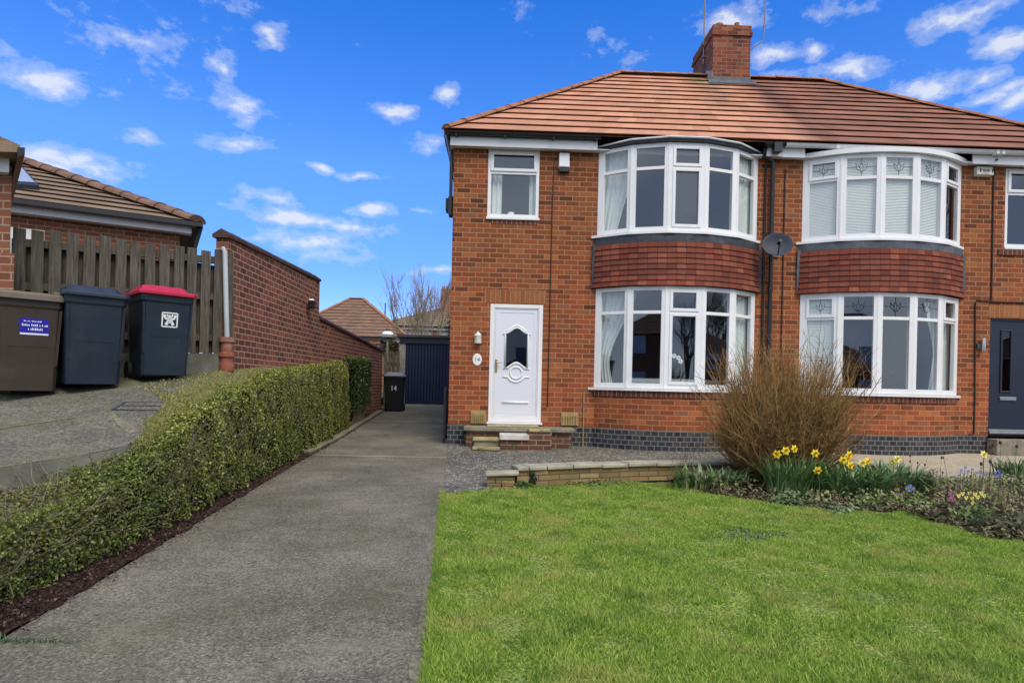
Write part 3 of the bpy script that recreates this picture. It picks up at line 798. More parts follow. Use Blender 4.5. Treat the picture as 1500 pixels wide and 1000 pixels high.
curt = []
for key, (x0, x1) in BAYS.items():
    left = key == 'l'; TOP1 = TOPS[key]
    bay_window(x0, x1, BOT0, BOT1, {2: 'both'} if left else {0: 'top', 4: 'top'}, .745, not left)
    bay_window(x0, x1, TOP0, TOP1, {2: 'both'} if left else {0: 'top', 4: 'top'}, .72, not left)
    # brick base of the bay
    w = MB(); arc_band(w, bay_arc(x0, x1, 0), bay_arc(x0, x1, 0), .34, .925); obj('bay_wall', w, brick_red, house)
    w = MB(); arc_slab(w, bay_arc(x0, x1, .025), .92, BOT0-.046); obj('bay_sill_course', w, brick_sillcourse, house)
    w = MB(); arc_slab(w, bay_arc(x0, x1, .03), -.2, .345); obj('bay_plinth', w, brick_blue, house)
    # lead apron and hung tiles between the storeys
    w = MB(); arc_slab(w, bay_arc(x0, x1, .05), 3.565, TOP0-.046); obj('lead_apron', w, lead_grey if not left else lead_dark, house)
    w = MB(); zb, zt = 2.845, 3.60; n = 8; h = (zt-zb)/n
    for c in range(n):
        z = zb+c*h
        flare = .05+.012*max(0, (2-c))/2
        lo = bay_arc(x0, x1, flare+.016, 40); up = bay_arc(x0, x1, (.05+.012*max(0, 1-c)/2), 40); und = bay_arc(x0, x1, flare-.03, 40)
        for A in (lo,):
            for k, p in enumerate(A): p.z = .007*noise.noise((p.x*6, z*9, 1))
        s = c*.085
        for k in range(len(lo)-1):
            l = (lo[k+1]-lo[k]).length
            w.quad((lo[k].x, lo[k].y, z+lo[k].z), (lo[k+1].x, lo[k+1].y, z+lo[k+1].z), (up[k+1].x, up[k+1].y, z+h), (up[k].x, up[k].y, z+h), [(s, c*.088+.001), (s+l, c*.088+.001), (s+l, c*.088+.087), (s, c*.088+.087)])
            w.quad((und[k].x, und[k].y, z+.012), (und[k+1].x, und[k+1].y, z+.012), (lo[k+1].x, lo[k+1].y, z+lo[k+1].z), (lo[k].x, lo[k].y, z+lo[k].z), [(0, 0)]*4)
            s += l
    obj('tile_hanging', w, tile_hang, house)
    for sx, x in ((-1, x0), (1, x1)):
        w = MB()
        for c in range(9):
            z = 2.86+c*.085; jx = .012*rnd.random()
            w.box(x+sx*.025-(.05+jx if sx < 0 else 0), x+sx*.025+(.05+jx if sx > 0 else 0), HY-.030-.002*c, HY-.001, z, z+.084)
        obj('lead_soaker', w, lead_dark if left else lead_grey, house)
    # flat top of the bay with its curved trim
    w = MB()
    tp = bay_arc(x0-.02, x1+.02, .07, 30) if not left else [Vector((p.x, p.y-.07 if 0 < k < 5 else HY-.02, 0)) for k, p in enumerate(bay_plan(x0-.05, x1+.05))]
    if left:
        arc_slab(w, [Vector((p.x, p.y+.03, 0)) for p in tp], TOP1+.002, TOP1+.05); obj('bay_roof', w, lead_dark, house)
        w = MB()
        for a, b in zip(tp[:-1], tp[1:]): w.tube([(a.x, a.y, TOP1+.058), (b.x, b.y, TOP1+.058)], .016, 6)
        obj('bay_trim', w, white_board, house)
    else:
        arc_slab(w, tp, TOP1+.002, TOP1+.085); obj('bay_trim', w, white_board, house, bevel=.01)

# ---- fascias, soffit, gutters
PARTY = 5.05
for q in ((-.86, 1.74, 10.835, 10.865, 5.265), (4.78, PARTY, 10.835, 10.865, 5.265), (-.86, -.80, 10.87, 18.3, 5.265), (PARTY+.004, 5.47, 10.835, 10.865, 5.255), (8.55, 11.1, 10.835, 10.865, 5.255)):
    f = MB(); f.box(*q, 5.43); obj('fascia_board', f, white_board, house)
f = MB(); f.box(-.85, 11.1, 10.867, HY-.002, 5.28, 5.30); obj('soffit', f, white_board, house)
def gutter(xs0, xs1, y, z, r=.055, axis='x'):
    mb = MB(); prof = [(r*math.cos(math.pi+math.pi*i/8), r*math.sin(math.pi+math.pi*i/8)) for i in range(9)]
    prof = [(-r-.008, .006), *prof, (r+.008, .006), (r-.006, .006)]+[((r-.008)*math.cos(-math.pi*i/8), (r-.008)*math.sin(-math.pi*i/8)) for i in range(9)]
    if axis == 'x': rings = [[(x, y+a, z+b) for a, b in prof] for x in (xs0, xs1)]
    else: rings = [[(y+a, x, z+b) for a, b in prof] for x in (xs0, xs1)]
    mb.loft(rings); return mb
gl = gutter(-.95, 1.78, 10.765, 5.475)
for x in (-.75, .1, .95, 1.7): gl.box(x-.012, x+.012, 10.71, 10.835, 5.40, 5.42)
gl.v += []; obj('gutter', gl, black_plastic, house, label='black gutter over the left house')
gs = gutter(10.72, 18.4, -.905, 5.475, axis='y'); obj('gutter', gs, black_plastic, house, label='black gutter along the left side')
gl = gutter(4.70, PARTY-.01, 10.765, 5.465); gl.box(4.86, 5.0, 10.70, 10.82, 5.30, 5.47); obj('gutter', gl, black_plastic, house, label='black gutter with rainwater head between the bays')
gr = gutter(PARTY+.03, 11.1, 10.765, 5.46)
for x in (6.0, 8.9, 9.0): gr.box(x-.03, x+.03, 10.70, 10.83, 5.395, 5.468)
obj('gutter', gr, white_board, house, label='white gutter over the right house')
f = MB()
for x in (8.97,): f.tube([(x, 10.83, 5.33), (x, 10.80, 5.33)], .018, 8)
obj('fascia_plug', f, black_plastic, house)

# ---- downpipes and cables on the front
d = MB(); d.tube([(4.74, 10.80, 5.40), (4.75, 10.90, 5.27), (4.93, 10.93, 5.20), (4.94, 10.93, 5.10), (4.94, 10.93, .10), (4.94, 10.86, .02)], .036, 10)
for z in (4.6, 3.9, 2.9, 2.0, 1.0): d.lathe([(.045, z-.03), (.045, z+.03)], (4.94, 10.93, 0), 10)
obj('downpipe', d, black_plastic, house, smooth='auto')
d = MB(); d.tube([(4.83, 10.975, 5.15), (4.83, 10.975, .3)], .018, 6); obj('cable', d, cable_mat, house); d = MB(); d.tube([(5.19, 10.985, 5.1), (5.19, 10.985, .5)], .009, 5); obj('cable', d, cable_mat, house)
d = MB(); d.tube([(1.08, 10.99, 5.18), (.99, 10.99, 5.12), (.975, 10.99, 4.2), (.975, 10.99, 3.0), (.97, 10.99, .7)], .010, 5); obj('cable', d, cable_mat, house)
d = MB(); d.tube([(9.06, 10.985, 5.26), (9.07, 10.985, 2.85), (9.05, 10.985, 2.80), (8.80, 10.985, 2.82), (8.77, 10.985, 2.76), (8.80, 10.985, 1.0), (8.80, 10.985, .38), (8.70, 10.985, .355)], .013, 6)
obj('cable', d, cable_mat, house); d = MB(); d.tube([(9.07, 10.985, 2.80), (10.9, 10.985, 2.80)], .013, 6); obj('cable', d, cable_mat, house)
d = MB(); d.tube([(1.62, 10.975, .98), (1.62, 10.975, .0)], .013, 6); obj('waste_pipe', d, vent_stone, house)
# air bricks beside the left door
for x0, x1 in ((-.40, -.125), (1.22, 1.53)):
    v = MB(); v.box(x0, x1, HY-.03, HY+.02, .37, .60)
    o = obj('air_brick', v, vent_stone, house, bevel=.006)
    v = MB(); n = 6; w = (x1-x0-.04)/n
    for k in range(n): v.box(x0+.02+k*w+.012, x0+.02+(k+1)*w-.010, HY-.055, HY-.030, .385, .545)
    obj('louvre', v, vent_stone, o)
# flue box on the side wall
v = MB(); v.box(-.90, -.80, 11.15, 11.45, 4.15, 4.47); v.box(-.95, -.90, 11.18, 11.42, 4.22, 4.44); obj('flue_box', v, black_plastic, house, bevel=.01)
d = MB(); d.tube([(-.87, 11.06, 5.42), (-.85, 11.06, 5.25), (-.85, 11.06, 4.1)], .03, 8); obj('downpipe', d, black_plastic, house)

# ---- roof
EX0, EX1, EY0, EY1, EZ = -.95, 11.45, 10.69, 18.41, 5.485
RX0, RX1, RY, RZ = 2.80, 7.78, 14.55, 8.52
NC = 13
def roof_face(mb, A, B, C, D, n=NC, seg=44, lip=.034, seed=0):
    """A,B eave left/right; C,D ridge right/left; overlapping stepped courses"""
    A, B, C, D = map(Vector, (A, B, C, D))
    up = ((D+C)/2-(A+B)/2); nrm = (B-A).cross(up).normalized()
    sl = up.length; ud = (up-(B-A).normalized()*up.dot((B-A).normalized())).normalized()
    tdir = (B-A).normalized()
    q = nrm*-.03
    mb.quad(A+q, B+q, C+q, D+q) if (C-D).length > 1e-3 else mb.tri(A+q, B+q, C+q)      # boarding under the tiles
    for c in range(n):
        t0, t1 = c/n, min(1.0, (c+1.0)/n)
        L0, R0, L1, R1 = A.lerp(D, t0), B.lerp(C, t0), A.lerp(D, t1), B.lerp(C, t1)
        pts0 = []; pts1 = []; und = []
        for k in range(seg+1):
            s = k/seg
            p0 = L0.lerp(R0, s); p1 = L1.lerp(R1, s)
            wv = .022*noise.noise((p0.x*.9+seed, p0.y*.9, c*3.1))+.010*noise.noise((p0.x*4+seed, p0.y*4, c*3.1))
            pts0.append(p0+nrm*(lip+.25*wv)-ud*(.02+wv)); pts1.append(p1+nrm*.002); und.append(p0-nrm*.004+ud*.045)
        for k in range(seg):
            u0, u1 = pts0[k].dot(tdir)+(c % 2)*.15, pts0[k+1].dot(tdir)+(c % 2)*.15
            v0, v1 = c*.34+.004, c*.34+.336
            mb.quad(pts0[k], pts0[k+1], pts1[k+1], pts1[k], [(u0, v0), (u1, v0), (u1, v1), (u0, v1)])
            mb.quad(und[k], und[k+1], pts0[k+1], pts0[k], [(u0, v0)]*4)
    return mb
r = MB()
roof_face(r, (EX0, EY0, EZ), (EX1, EY0, EZ), (RX1, RY, RZ), (RX0, RY, RZ), seg=90)
roof_face(r, (EX0, EY1, EZ), (EX0, EY0, EZ), (RX0, RY, RZ), (RX0, RY, RZ), seg=40, seed=5)
roof_face(r, (EX1, EY0, EZ), (EX1, EY1, EZ), (RX1, RY, RZ), (RX1, RY, RZ), seg=40, seed=9)
roof_face(r, (EX1, EY1, EZ), (EX0, EY1, EZ), (RX0, RY, RZ), (RX1, RY, RZ), seg=40, seed=13)
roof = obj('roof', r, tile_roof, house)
w = MB(); w.quad((EX0+.06, EY0+.08, EZ-.03), (EX1-.06, EY0+.08, EZ-.03), (EX1-.06, EY1-.06, EZ-.03), (EX0+.06, EY1-.06, EZ-.03)); obj('eaves_board', w, black_plastic, roof)
def caps(mb, a, b, r=.105, step=.42):
    a, b = Vector(a), Vector(b); L = (b-a).length; n = max(1, int(L/step)); t = (b-a)/L; s = t.cross(Vector((0, 0, 1))).normalized(); u = s.cross(t)
    for k in range(n):
        p, q = a+t*(L*k/n), a+t*(L*(k+1)/n+.03)
        rings = []
        for c, rr in ((p, r*1.10), (q, r*.94)):
            jit = Vector((0, 0, .006*rnd.uniform(-1, 1)))
            rings.append([c+jit+s*rr*math.cos(math.pi*i/8)+u*(rr*.62*math.sin(math.pi*i/8)-.01) for i in range(9)])
        mb.loft(rings, close=False, cap=False)
        mb.f.append(tuple(len(mb.v)-18+i for i in range(9)))
    return mb
m = MB(); caps(m, (RX0-.05, RY, RZ+.035), (RX1+.05, RY, RZ+.035)); caps(m, (EX0+.02, EY0+.02, EZ+.035), (RX0, RY, RZ+.03)); caps(m, (EX1-.02, EY0+.02, EZ+.035), (RX1, RY, RZ+.03))
caps(m, (EX0+.02, EY1-.02, EZ+.035), (RX0, RY, RZ+.03)); caps(m, (EX1-.02, EY1-.02, EZ+.035), (RX1, RY, RZ+.03))
obj('ridge_tiles', m, tile_ridge, roof, smooth='auto')
# chimney on the party wall
CX0, CX1, CY0, CY1 = 4.92, 5.80, 14.15, 15.60
c = MB(); c.box(CX0, CX1, CY0, CY1, 7.9, 9.32); c.box(CX0-.035, CX1+.035, CY0-.035, CY1+.035, 9.32, 9.41); c.box(CX0-.012, CX1+.012, CY0-.012, CY1+.012, 9.41, 9.56)
ch = obj('chimney', c, brick_chim, roof)
c = MB(); c.hexa([(CX0, CY0, 9.562), (CX1, CY0, 9.562), (CX1, CY1, 9.562), (CX0, CY1, 9.562), (CX0+.18, CY0+.18, 9.62), (CX1-.18, CY0+.18, 9.62), (CX1-.18, CY1-.18, 9.62), (CX0+.18, CY1-.18, 9.62)]); obj('mortar_cap', c, concrete_old, roof)
for x, y, rr, h in ((5.14, 14.42, .10, 9.72), (5.56, 14.40, .055, 9.76), (5.14, 15.0, .10, 9.68), (5.56, 15.0, .10, 9.68)):
    c = MB(); c.lathe([(rr, 9.56), (rr, h), (rr*.8, h), (rr*.75, h-.05)], (x, y, 0), 14); obj('chimney_pot', c, tile_ridge, roof, smooth='auto')
zc = EZ+(CY0-EY0)*(RZ-EZ)/(RY-EY0)
c = MB(); c.quad((CX0-.12, CY0-.20, zc-.10), (CX1+.12, CY0-.20, zc-.10), (CX1+.12, CY0-.015, zc+.07), (CX0-.12, CY0-.015, zc+.07)); c.box(CX0-.012, CX1+.012, CY0-.014, CY0-.002, zc-.02, zc+.14)
for sx, x in ((-1, CX0), (1, CX1)):
    fl = MB()
    for k in range(4):
        y = CY0+k*.11; z = EZ+(y-EY0)*(RZ-EZ)/(RY-EY0); fl.box(x+sx*.002, x+sx*.014, y, y+.11, z-.05, z+.30-.03*k)
    obj('mortar_flashing', fl, plain('mortar_fillet', (.36, .34, .32), .85, .25, 8.0, .2, dirt=(.16, .15, .14)), roof)
obj('lead_flashing', c, lead_grey, roof)

# ---- left front door
D = DOOR_L; P = flatP(HY+.03)
fr = MB(); inn = frame_rect(fr, P, D[0], D[1], D[2], D[3], .08, -.05, .03, ws=(.075, .075, .10, .07))
i2 = frame_rect(fr, P, inn[0]+.002, inn[1]-.002, inn[2]+.002, inn[3]-.002, .02, -.05, .018)
dr = obj('front_door', fr, white_upvc, house, bevel=.006)
lf = MB(); frame_rect(lf, P, i2[0]+.003, i2[1]-.003, i2[2]+.003, i2[3]-.003, .09, -.04, .010, ws=(.075, .055, .055, .055)); a = (i2[0]+.078, i2[1]-.058, i2[2]+.058, i2[3]-.058)
xc = (a[0]+a[1])/2
gz0, gz1, gw = 1.445, 2.085, .185       # glazed opening
def arch(k, o=0.0, n=14):
    pts = []
    for i in range(n+1):
        s = -1+2*i/n; pts.append((xc+s*(gw+o), gz1-.10+o+(.10)*(.5+.5*math.cos(math.pi*s))))
    for i in range(n+1):
        s = 1-2*i/n; pts.append((xc+s*(gw+o), gz0-.05-o+(.10)*(.5+.5*math.cos(math.pi*s))*1.0))
    return pts
# leaf panel with the shaped hole bridged as quads
ol = arch(0); n = len(ol); top, botm = ol[:15], ol[15:][::-1]
Q = lambda x, z, d=0.004: P(x, z, d)
for k in range(14):
    lf.quad(Q(*top[k]), Q(*top[k+1]), Q(top[k+1][0], a[3]), Q(top[k][0], a[3])); lf.quad(Q(botm[k][0], a[2]), Q(botm[k+1][0], a[2]), Q(*botm[k+1]), Q(*botm[k]))
lf.quad(Q(a[0], a[2]), Q(xc-gw, a[2]), Q(xc-gw, a[3]), Q(a[0], a[3])); lf.quad(Q(xc+gw, a[2]), Q(a[1], a[2]), Q(a[1], a[3]), Q(xc+gw, a[3]))
obj('door_leaf', lf, door_white, dr)
mo = MB()
lp = arch(0, .018)
def moulding(*a_): obj('door_moulding', MB().tube(*a_), white_upvc, dr, smooth=True)
moulding([Q(x, z, .012) for x, z in lp+lp[:2]], .017, 6)
moulding([Q(xc-gw-.06, gz1-.10, .010), Q(xc-gw+.02, gz1-.075, .010), *[Q(xc+s*(gw+.03), gz1-.055+.11*(.5+.5*math.cos(math.pi*s)), .010) for s in np.linspace(-.85, .85, 12)], Q(xc+gw-.02, gz1-.075, .010), Q(xc+gw+.06, gz1-.10, .010)], .014, 6)
zr = gz0-.15
moulding([Q(xc+.105*math.cos(q), zr+.105*math.sin(q), .010) for q in np.linspace(0, 2*math.pi, 25)], .015, 6)
for sg in (1, -1):
    moulding([Q(xc-.235, zr+sg*.075, .010), Q(xc-.15, zr+sg*.075, .010), *[Q(xc+.165*math.cos(q), zr+sg*.165*math.sin(q), .010) for q in np.linspace(math.pi-.55, .55, 12)], Q(xc+.15, zr+sg*.075, .010), Q(xc+.235, zr+sg*.075, .010)], .014, 6)
moulding([Q(xc-.235, .765, .008), Q(xc+.235, .765, .008)], .020, 6)

gp = MB(); gp.v = [Q(x, z, -.006) for x, z in ol]; gp.f = [tuple(range(len(ol)))]; obj('door_pane', gp, door_glass, dr)
hd = MB(); hx = i2[0]+.028; hd.box(hx-.018, hx+.018, HY+.005, HY+.022, 1.30, 1.53); hd.tube([(hx, HY-.0, 1.475), (hx, HY-.045, 1.475), (hx+.11, HY-.045, 1.475)], .011, 8); obj('door_handle', hd, brass, dr, bevel=.004)
s = MB(); s.box(D[0]-.025, D[1]+.025, HY-.055, HY+.05, D[2]-.04, D[2]-.002); obj('threshold', s, white_upvc, dr, bevel=.005)
# ---- right front door
D = DOOR_R; P = flatP(HY+.06)
fr = MB(); inn = frame_rect(fr, P, D[0], D[1], D[2]+.0, D[3], .07, -.05, .03, ws=(.045, .045, .03, .045)); dr = obj('front_door', fr, navy, house, bevel=.006)
lf = MB(); Q2 = lambda x, z, d=.01: P(x, z, d); gx0, gx1, ga, gb = 9.34, 9.50, 1.17, 2.27; a = (inn[0]+.003, inn[1]-.003, inn[2]+.003, inn[3]-.003)
for x0_, x1_, z0_, z1_ in ((a[0], gx0, a[2], a[3]), (gx1, a[1], a[2], a[3]), (gx0, gx1, a[2], ga), (gx0, gx1, gb, a[3])): lf.quad(Q2(x0_, z0_), Q2(x1_, z0_), Q2(x1_, z1_), Q2(x0_, z1_))
obj('door_leaf', lf, navy, dr)
mo = MB(); frame_rect(mo, P, gx0-.03, gx1+.03, ga-.03, gb+.03, .035, .0, .03); obj('glazing_bead', mo, navy, dr, bevel=.006)
gp = MB(); pane_q(gp, P, (gx0, gx1, ga, gb), .006); obj('door_pane', gp, door_glass, dr)
mo = MB(); mo.box(9.31, 9.62, HY+.028, HY+.048, 1.0, 1.062); obj('letter_plate', mo, steel, dr, bevel=.006)
mo = MB(); mo.box(9.09, 10.0, HY-.02, HY+.045, .385, .425); mo.box(9.09, 10.0, HY+.0, HY+.04, .43, .465); obj('threshold', mo, steel, dr, bevel=.004)
mo = MB(); mo.box(9.04, 10.3, HY-.25, HY-.02, -.05, .30); obj('door_step', mo, slab_stone, house, bevel=.01)

# ------------------------------------------------------------------ things fixed to the front
def alarm(name, label, x0, x1, z0, z1, mat, tall):
    t = thing(name, label, 'alarm box', ((x0+x1)/2, HY, (z0+z1)/2), 0, 'burglar alarm boxes under the eaves')
    m = MB(); m.hexa([(x0, HY-.09, z0+.02), (x1, HY-.09, z0+.02), (x1, HY-.002, z0), (x0, HY-.002, z0), (x0+.01, HY-.075, z1), (x1-.01, HY-.075, z1), (x1, HY-.002, z1), (x0, HY-.002, z1)])
    obj('cover', m, mat, t, bevel=.012)
    return t
t = alarm('alarm_box', 'tall plain white alarm box beside the left house upstairs window', 1.07, 1.265, 4.96, 5.235, alarm_white, True)
m = MB(); m.box(1.075, 1.265, HY-.07, HY-.004, 4.895, 4.957); obj('strobe_base', m, black_plastic, t, bevel=.01)
t = alarm('alarm_box', 'wide cream alarm box with dark and red lettering under the right house eaves', 8.69, 9.01, 5.07, 5.245, alarm_cream, False)
m = MB()
for x0_, w_ in ((8.745, .022), (8.925+.045, .02)): m.box(x0_, x0_+w_, HY-.0915, HY-.083, 5.135, 5.20); obj('dark_mark', m, mark_dark, t); m = MB()
m.box(8.775, 8.90, HY-.0915, HY-.085, 5.110, 5.116); obj('dark_mark', m, mark_dark, t)
m = MB()
for q in range(6):
    x0_ = 8.80+q*.023; m.box(x0_, x0_+.006, HY-.0915, HY-.083, 5.142, 5.188)
    if q % 2 == 0: m.box(x0_+.006, x0_+.017, HY-.0915, HY-.083, 5.182, 5.188)
    if q % 3 == 1: m.box(x0_+.006, x0_+.017, HY-.0915, HY-.083, 5.142, 5.148)
    m.box(x0_+.006, x0_+.015, HY-.0915, HY-.083, 5.162, 5.168)
obj('red_lettering', m, mark_red, t)

t = thing('wall_lantern', 'cream half lantern wall light left of the white door', 'wall light', (-.30, HY, 1.88))
m = MB(); m.lathe([(.0, 1.80), (.058, 1.80), (.066, 1.83), (.060, 1.93), (.066, 1.94), (.040, 1.985), (.014, 2.0), (.0, 2.03)], (-.30, HY-.055, 0), 12); obj('lamp_body', m, alarm_cream, t, smooth='auto')
m = MB(); m.box(-.345, -.255, HY-.02, HY-.002, 1.82, 1.97); obj('back_plate', m, slab_stone, t)
t = thing('house_plaque', 'oval white house plaque with grey number under the wall lantern', 'house number', (-.307, HY, 1.52))
def oval(cx, cz, a, b, y, n=28): return [Vector((cx+a*math.cos(2*math.pi*k/n), y, cz+b*math.sin(2*math.pi*k/n))) for k in range(n)]
m = MB(); m.loft([oval(-.307, 1.515, .082, .108, HY-.002), oval(-.307, 1.515, .082, .108, HY-.012), oval(-.307, 1.515, .072, .098, HY-.018)]); obj('plaque_plate', m, petal_white, t)
m = text_mb('14', .10, lambda x, y, z: (-.307+x, HY-.019-z, 1.515+y)); obj('plaque_number', m, dish_grey, t)
t = thing('wall_light', 'slim steel cylinder wall light between right bay and navy door', 'wall light', (8.90, HY, 2.0))
m = MB(); m.lathe([(.032, 1.88), (.035, 1.90), (.035, 2.10), (.032, 2.12)], (8.905, HY-.06, 0), 12); obj('lamp_tube', m, steel, t, smooth='auto')
m = MB(); m.box(8.80, 8.875, HY-.05, HY-.002, 1.94, 2.02); obj('back_plate', m, mark_dark, t)

# satellite dish
t = thing('satellite_dish', 'dark grey satellite dish on the brick between the two bays', 'satellite dish', (5.03, HY, 3.66))
ax = Vector((-.18, -.92, .22)).normalized(); cen = Vector((4.91, 10.62, 3.64))
s_ = ax.cross(Vector((0, 0, 1))).normalized(); u_ = s_.cross(ax)
def dish_ring(r, d): return [cen+ax*d+s_*r*1.06*math.cos(2*math.pi*k/32)+u_*r*.90*math.sin(2*math.pi*k/32) for k in range(32)]
m = MB(); m.loft([dish_ring(.005, -.045), dish_ring(.09, -.038), dish_ring(.17, -.018), dish_ring(.238, .012), dish_ring(.245, .012), dish_ring(.245, .006), dish_ring(.17, -.028), dish_ring(.09, -.050), dish_ring(.005, -.056)]); obj('dish', m, dish_grey, t, smooth='auto')
m = MB(); hb = cen-u_*.20+ax*.0; lb = cen+ax*.26-u_*.06-s_*(-.02); m.tube([hb, lb-ax*.05-u_*.03], .011, 6); obj('feed_arm', m, black_plastic, t)
m = MB(); m.tube([lb-ax*.06, lb+ax*.02], .026, 10); m.tube([lb-ax*.10, lb-ax*.05], .034, 10); obj('receiver', m, black_plastic, t)
m = MB(); m.tube([cen-ax*.05, cen-ax*.12, Vector((5.03, 10.82, 3.62)), Vector((5.05, 10.99, 3.60))], .022, 8); m.box(4.98, 5.12, 10.975, 10.998, 3.50, 3.72); obj('bracket', m, galv, t)

# aerial masts on the chimney
t = thing('aerial_mast', 'straight thin aerial mast on the left of the chimney', 'aerial', (4.93, 15.2, 9.2), 0, 'aerial masts on the chimney')
m = MB(); m.tube([(4.90, 14.75, 8.95), (4.90, 14.75, 11.9)], .018, 6); obj('mast', m, galv, t)
for z in (9.1, 9.4): m = MB(); m.box(4.86, 4.94, 14.7, 14.8, z, z+.03); obj('clamp', m, galv, t)
t = thing('aerial_mast', 'cranked thin aerial mast on the right of the chimney', 'aerial', (5.8, 14.6, 9.2), 0, 'aerial masts on the chimney')
m = MB(); m.tube([(5.82, 14.5, 9.10), (6.02, 14.5, 9.28), (6.245, 14.5, 9.42), (6.26, 14.5, 9.6), (6.30, 14.5, 11.8)], .016, 6); obj('mast', m, galv, t)
m = MB(); m.box(5.80, 5.86, 14.45, 14.55, 9.04, 9.14); obj('clamp', m, galv, t)

# ------------------------------------------------------------------ doorstep of the left house
t = thing('front_doorstep', 'stone slab doorstep on brick with small side steps below the white door', 'doorstep', (.2, 10.7, 0))
m = MB(); m.box(-.50, 1.42, 10.52, HY-.014, .275, .345); obj('top_slab', m, slab_stone, t, bevel=.014)
m = MB(); m.box(-.10, .80, 10.62, HY-.06, .347, .372); obj('upper_slab', m, step_stone, t, bevel=.008)
m = MB(); m.box(-.46, 1.36, 10.58, HY-.014, -.15, .274); obj('brick_base', m, brick_step, t)
m = MB(); m.box(.13, .60, 10.16, 10.575, -.15, .165); m.box(.602, .98, 10.20, 10.575, -.15, .30); obj('brick_step', m, brick_step, t)
m = MB(); m.box(.115, .60, 10.12, 10.575, .167, .255); obj('white_tread', m, step_white, t, bevel=.012)
m = MB(); m.box(.604, .96, 10.18, 10.575, .302, .345); obj('pier_cap', m, step_stone, t, bevel=.01)
for z0_, y0_ in ((-.02, 10.05), (.115, 10.22)):
    m = MB(); m.box(-.33+.0*z0_, .125, y0_, 10.575, z0_+.02, z0_+.062); obj('side_tread', m, step_stone, t, bevel=.008)
    m = MB(); m.box(-.31, .122, y0_+.03, 10.574, z0_-.11, z0_+.018); obj('tread_support', m, slab_stone, t)

# ------------------------------------------------------------------ low garden wall round the bed
t = thing('garden_wall', 'low curved ochre brick garden wall with pale flat coping', 'garden wall', (1.2, 7.4, -.1))
wp = [onground(*p) for p in ((757, 713), (800, 711), (880, 707), (960, 704))]+[Vector((3.0, 7.85, 0)), Vector((3.8, 7.98, 0)), Vector((5.15, 8.0, 0))]
def smooth_path(P, n=30):
    P = [Vector((p.x, p.y, 0)) for p in P]; out = []
    for i in range(len(P)-1):
        p0, p1, p2, p3 = P[max(i-1, 0)], P[i], P[i+1], P[min(i+2, len(P)-1)]
        for k in range(6):
            s = k/6; out.append(.5*((2*p1)+(p2-p0)*s+(2*p0-5*p1+4*p2-p3)*s*s+(3*p1-p0-3*p2+p3)*s**3))
    return out+[P[-1]]
def ribbon_wall(mb, path, z0, z1, th, f=gz):
    L = 0
    for a, b in zip(path[:-1], path[1:]):
        t_ = (b-a).normalized(); n_ = Vector((-t_.y, t_.x, 0))*th; l = (b-a).length
        mb.quad((a.x, a.y, f(a.y)+z0), (b.x, b.y, f(b.y)+z0), (b.x, b.y, f(b.y)+z1), (a.x, a.y, f(a.y)+z1), [(L, z0), (L+l, z0), (L+l, z1), (L, z1)])
        mb.quad((a.x+n_.x, a.y+n_.y, f(a.y)+z0), (a.x+n_.x, a.y+n_.y, f(a.y)+z1), (b.x+n_.x, b.y+n_.y, f(b.y)+z1), (b.x+n_.x, b.y+n_.y, f(b.y)+z0))
        mb.quad((a.x, a.y, f(a.y)+z1), (b.x, b.y, f(b.y)+z1), (b.x+n_.x, b.y+n_.y, f(b.y)+z1), (a.x+n_.x, a.y+n_.y, f(a.y)+z1)); L += l
    for e, q in ((path[0], path[1]), (path[-1], path[-2])):
        t_ = (path[1]-path[0]).normalized() if e is path[0] else (path[-1]-path[-2]).normalized(); n_ = Vector((-t_.y, t_.x, 0))*th
        mb.quad((e.x, e.y, f(e.y)+z0), (e.x+n_.x, e.y+n_.y, f(e.y)+z0), (e.x+n_.x, e.y+n_.y, f(e.y)+z1), (e.x, e.y, f(e.y)+z1))
    return mb
path = smooth_path(wp)
obj('wall_bricks', ribbon_wall(MB(), path, -.08, .185, .20), stone_wall, t)
cp = MB(); k = 0
idx = list(range(0, len(path)-1, 3))
for i in idx:
    a, b = path[i], path[min(i+3, len(path)-1)]; t_ = (b-a).normalized(); n_ = Vector((-t_.y, t_.x, 0)); L = (b-a).length
    j = .006*rnd.uniform(-1, 1); M = Matrix.Translation((a.x, a.y, gz(a.y)+.187+j)) @ Matrix.Rotation(math.atan2(t_.y, t_.x), 4, 'Z') @ Matrix.Rotation(-math.atan2(gz(b.y)-gz(a.y), L), 4, 'Y')
    cp.box(.004, L-.004, -.035, .225, 0, .048, M)
obj('coping', cp, coping_stone, t, bevel=.012)
t = thing('stone_block_stack', 'short broken end of the low garden wall with one pale capstone beside the path', 'stone blocks', (0, 7, -.1))
bp = [onground(713, 715), onground(748, 716)]
d_ = (bp[1]-bp[0]).normalized(); n_ = Vector((-d_.y, d_.x, 0))
m = MB()
for c in range(2):
    q = 0
    for l in ((.17, .15) if c == 0 else (.10, .22)):
        M = Matrix.Translation(bp[0]+d_*q+Vector((0, 0, c*.078-.02))) @ Matrix.Rotation(math.atan2(d_.y, d_.x)+rnd.uniform(-.04, .04), 4, 'Z'); m.box(0, l-.008, 0, .17, 0, .074, M); q += l
obj('blocks', m, stone_wall, t, bevel=.008)
m = MB(); M = Matrix.Translation(bp[0]+Vector((0, 0, .138))) @ Matrix.Rotation(math.atan2(d_.y, d_.x), 4, 'Z') @ Matrix.Rotation(-.05, 4, 'Y'); m.box(-.02, .36, -.03, .19, 0, .042, M); obj('capstone', m, coping_stone, t, bevel=.012)
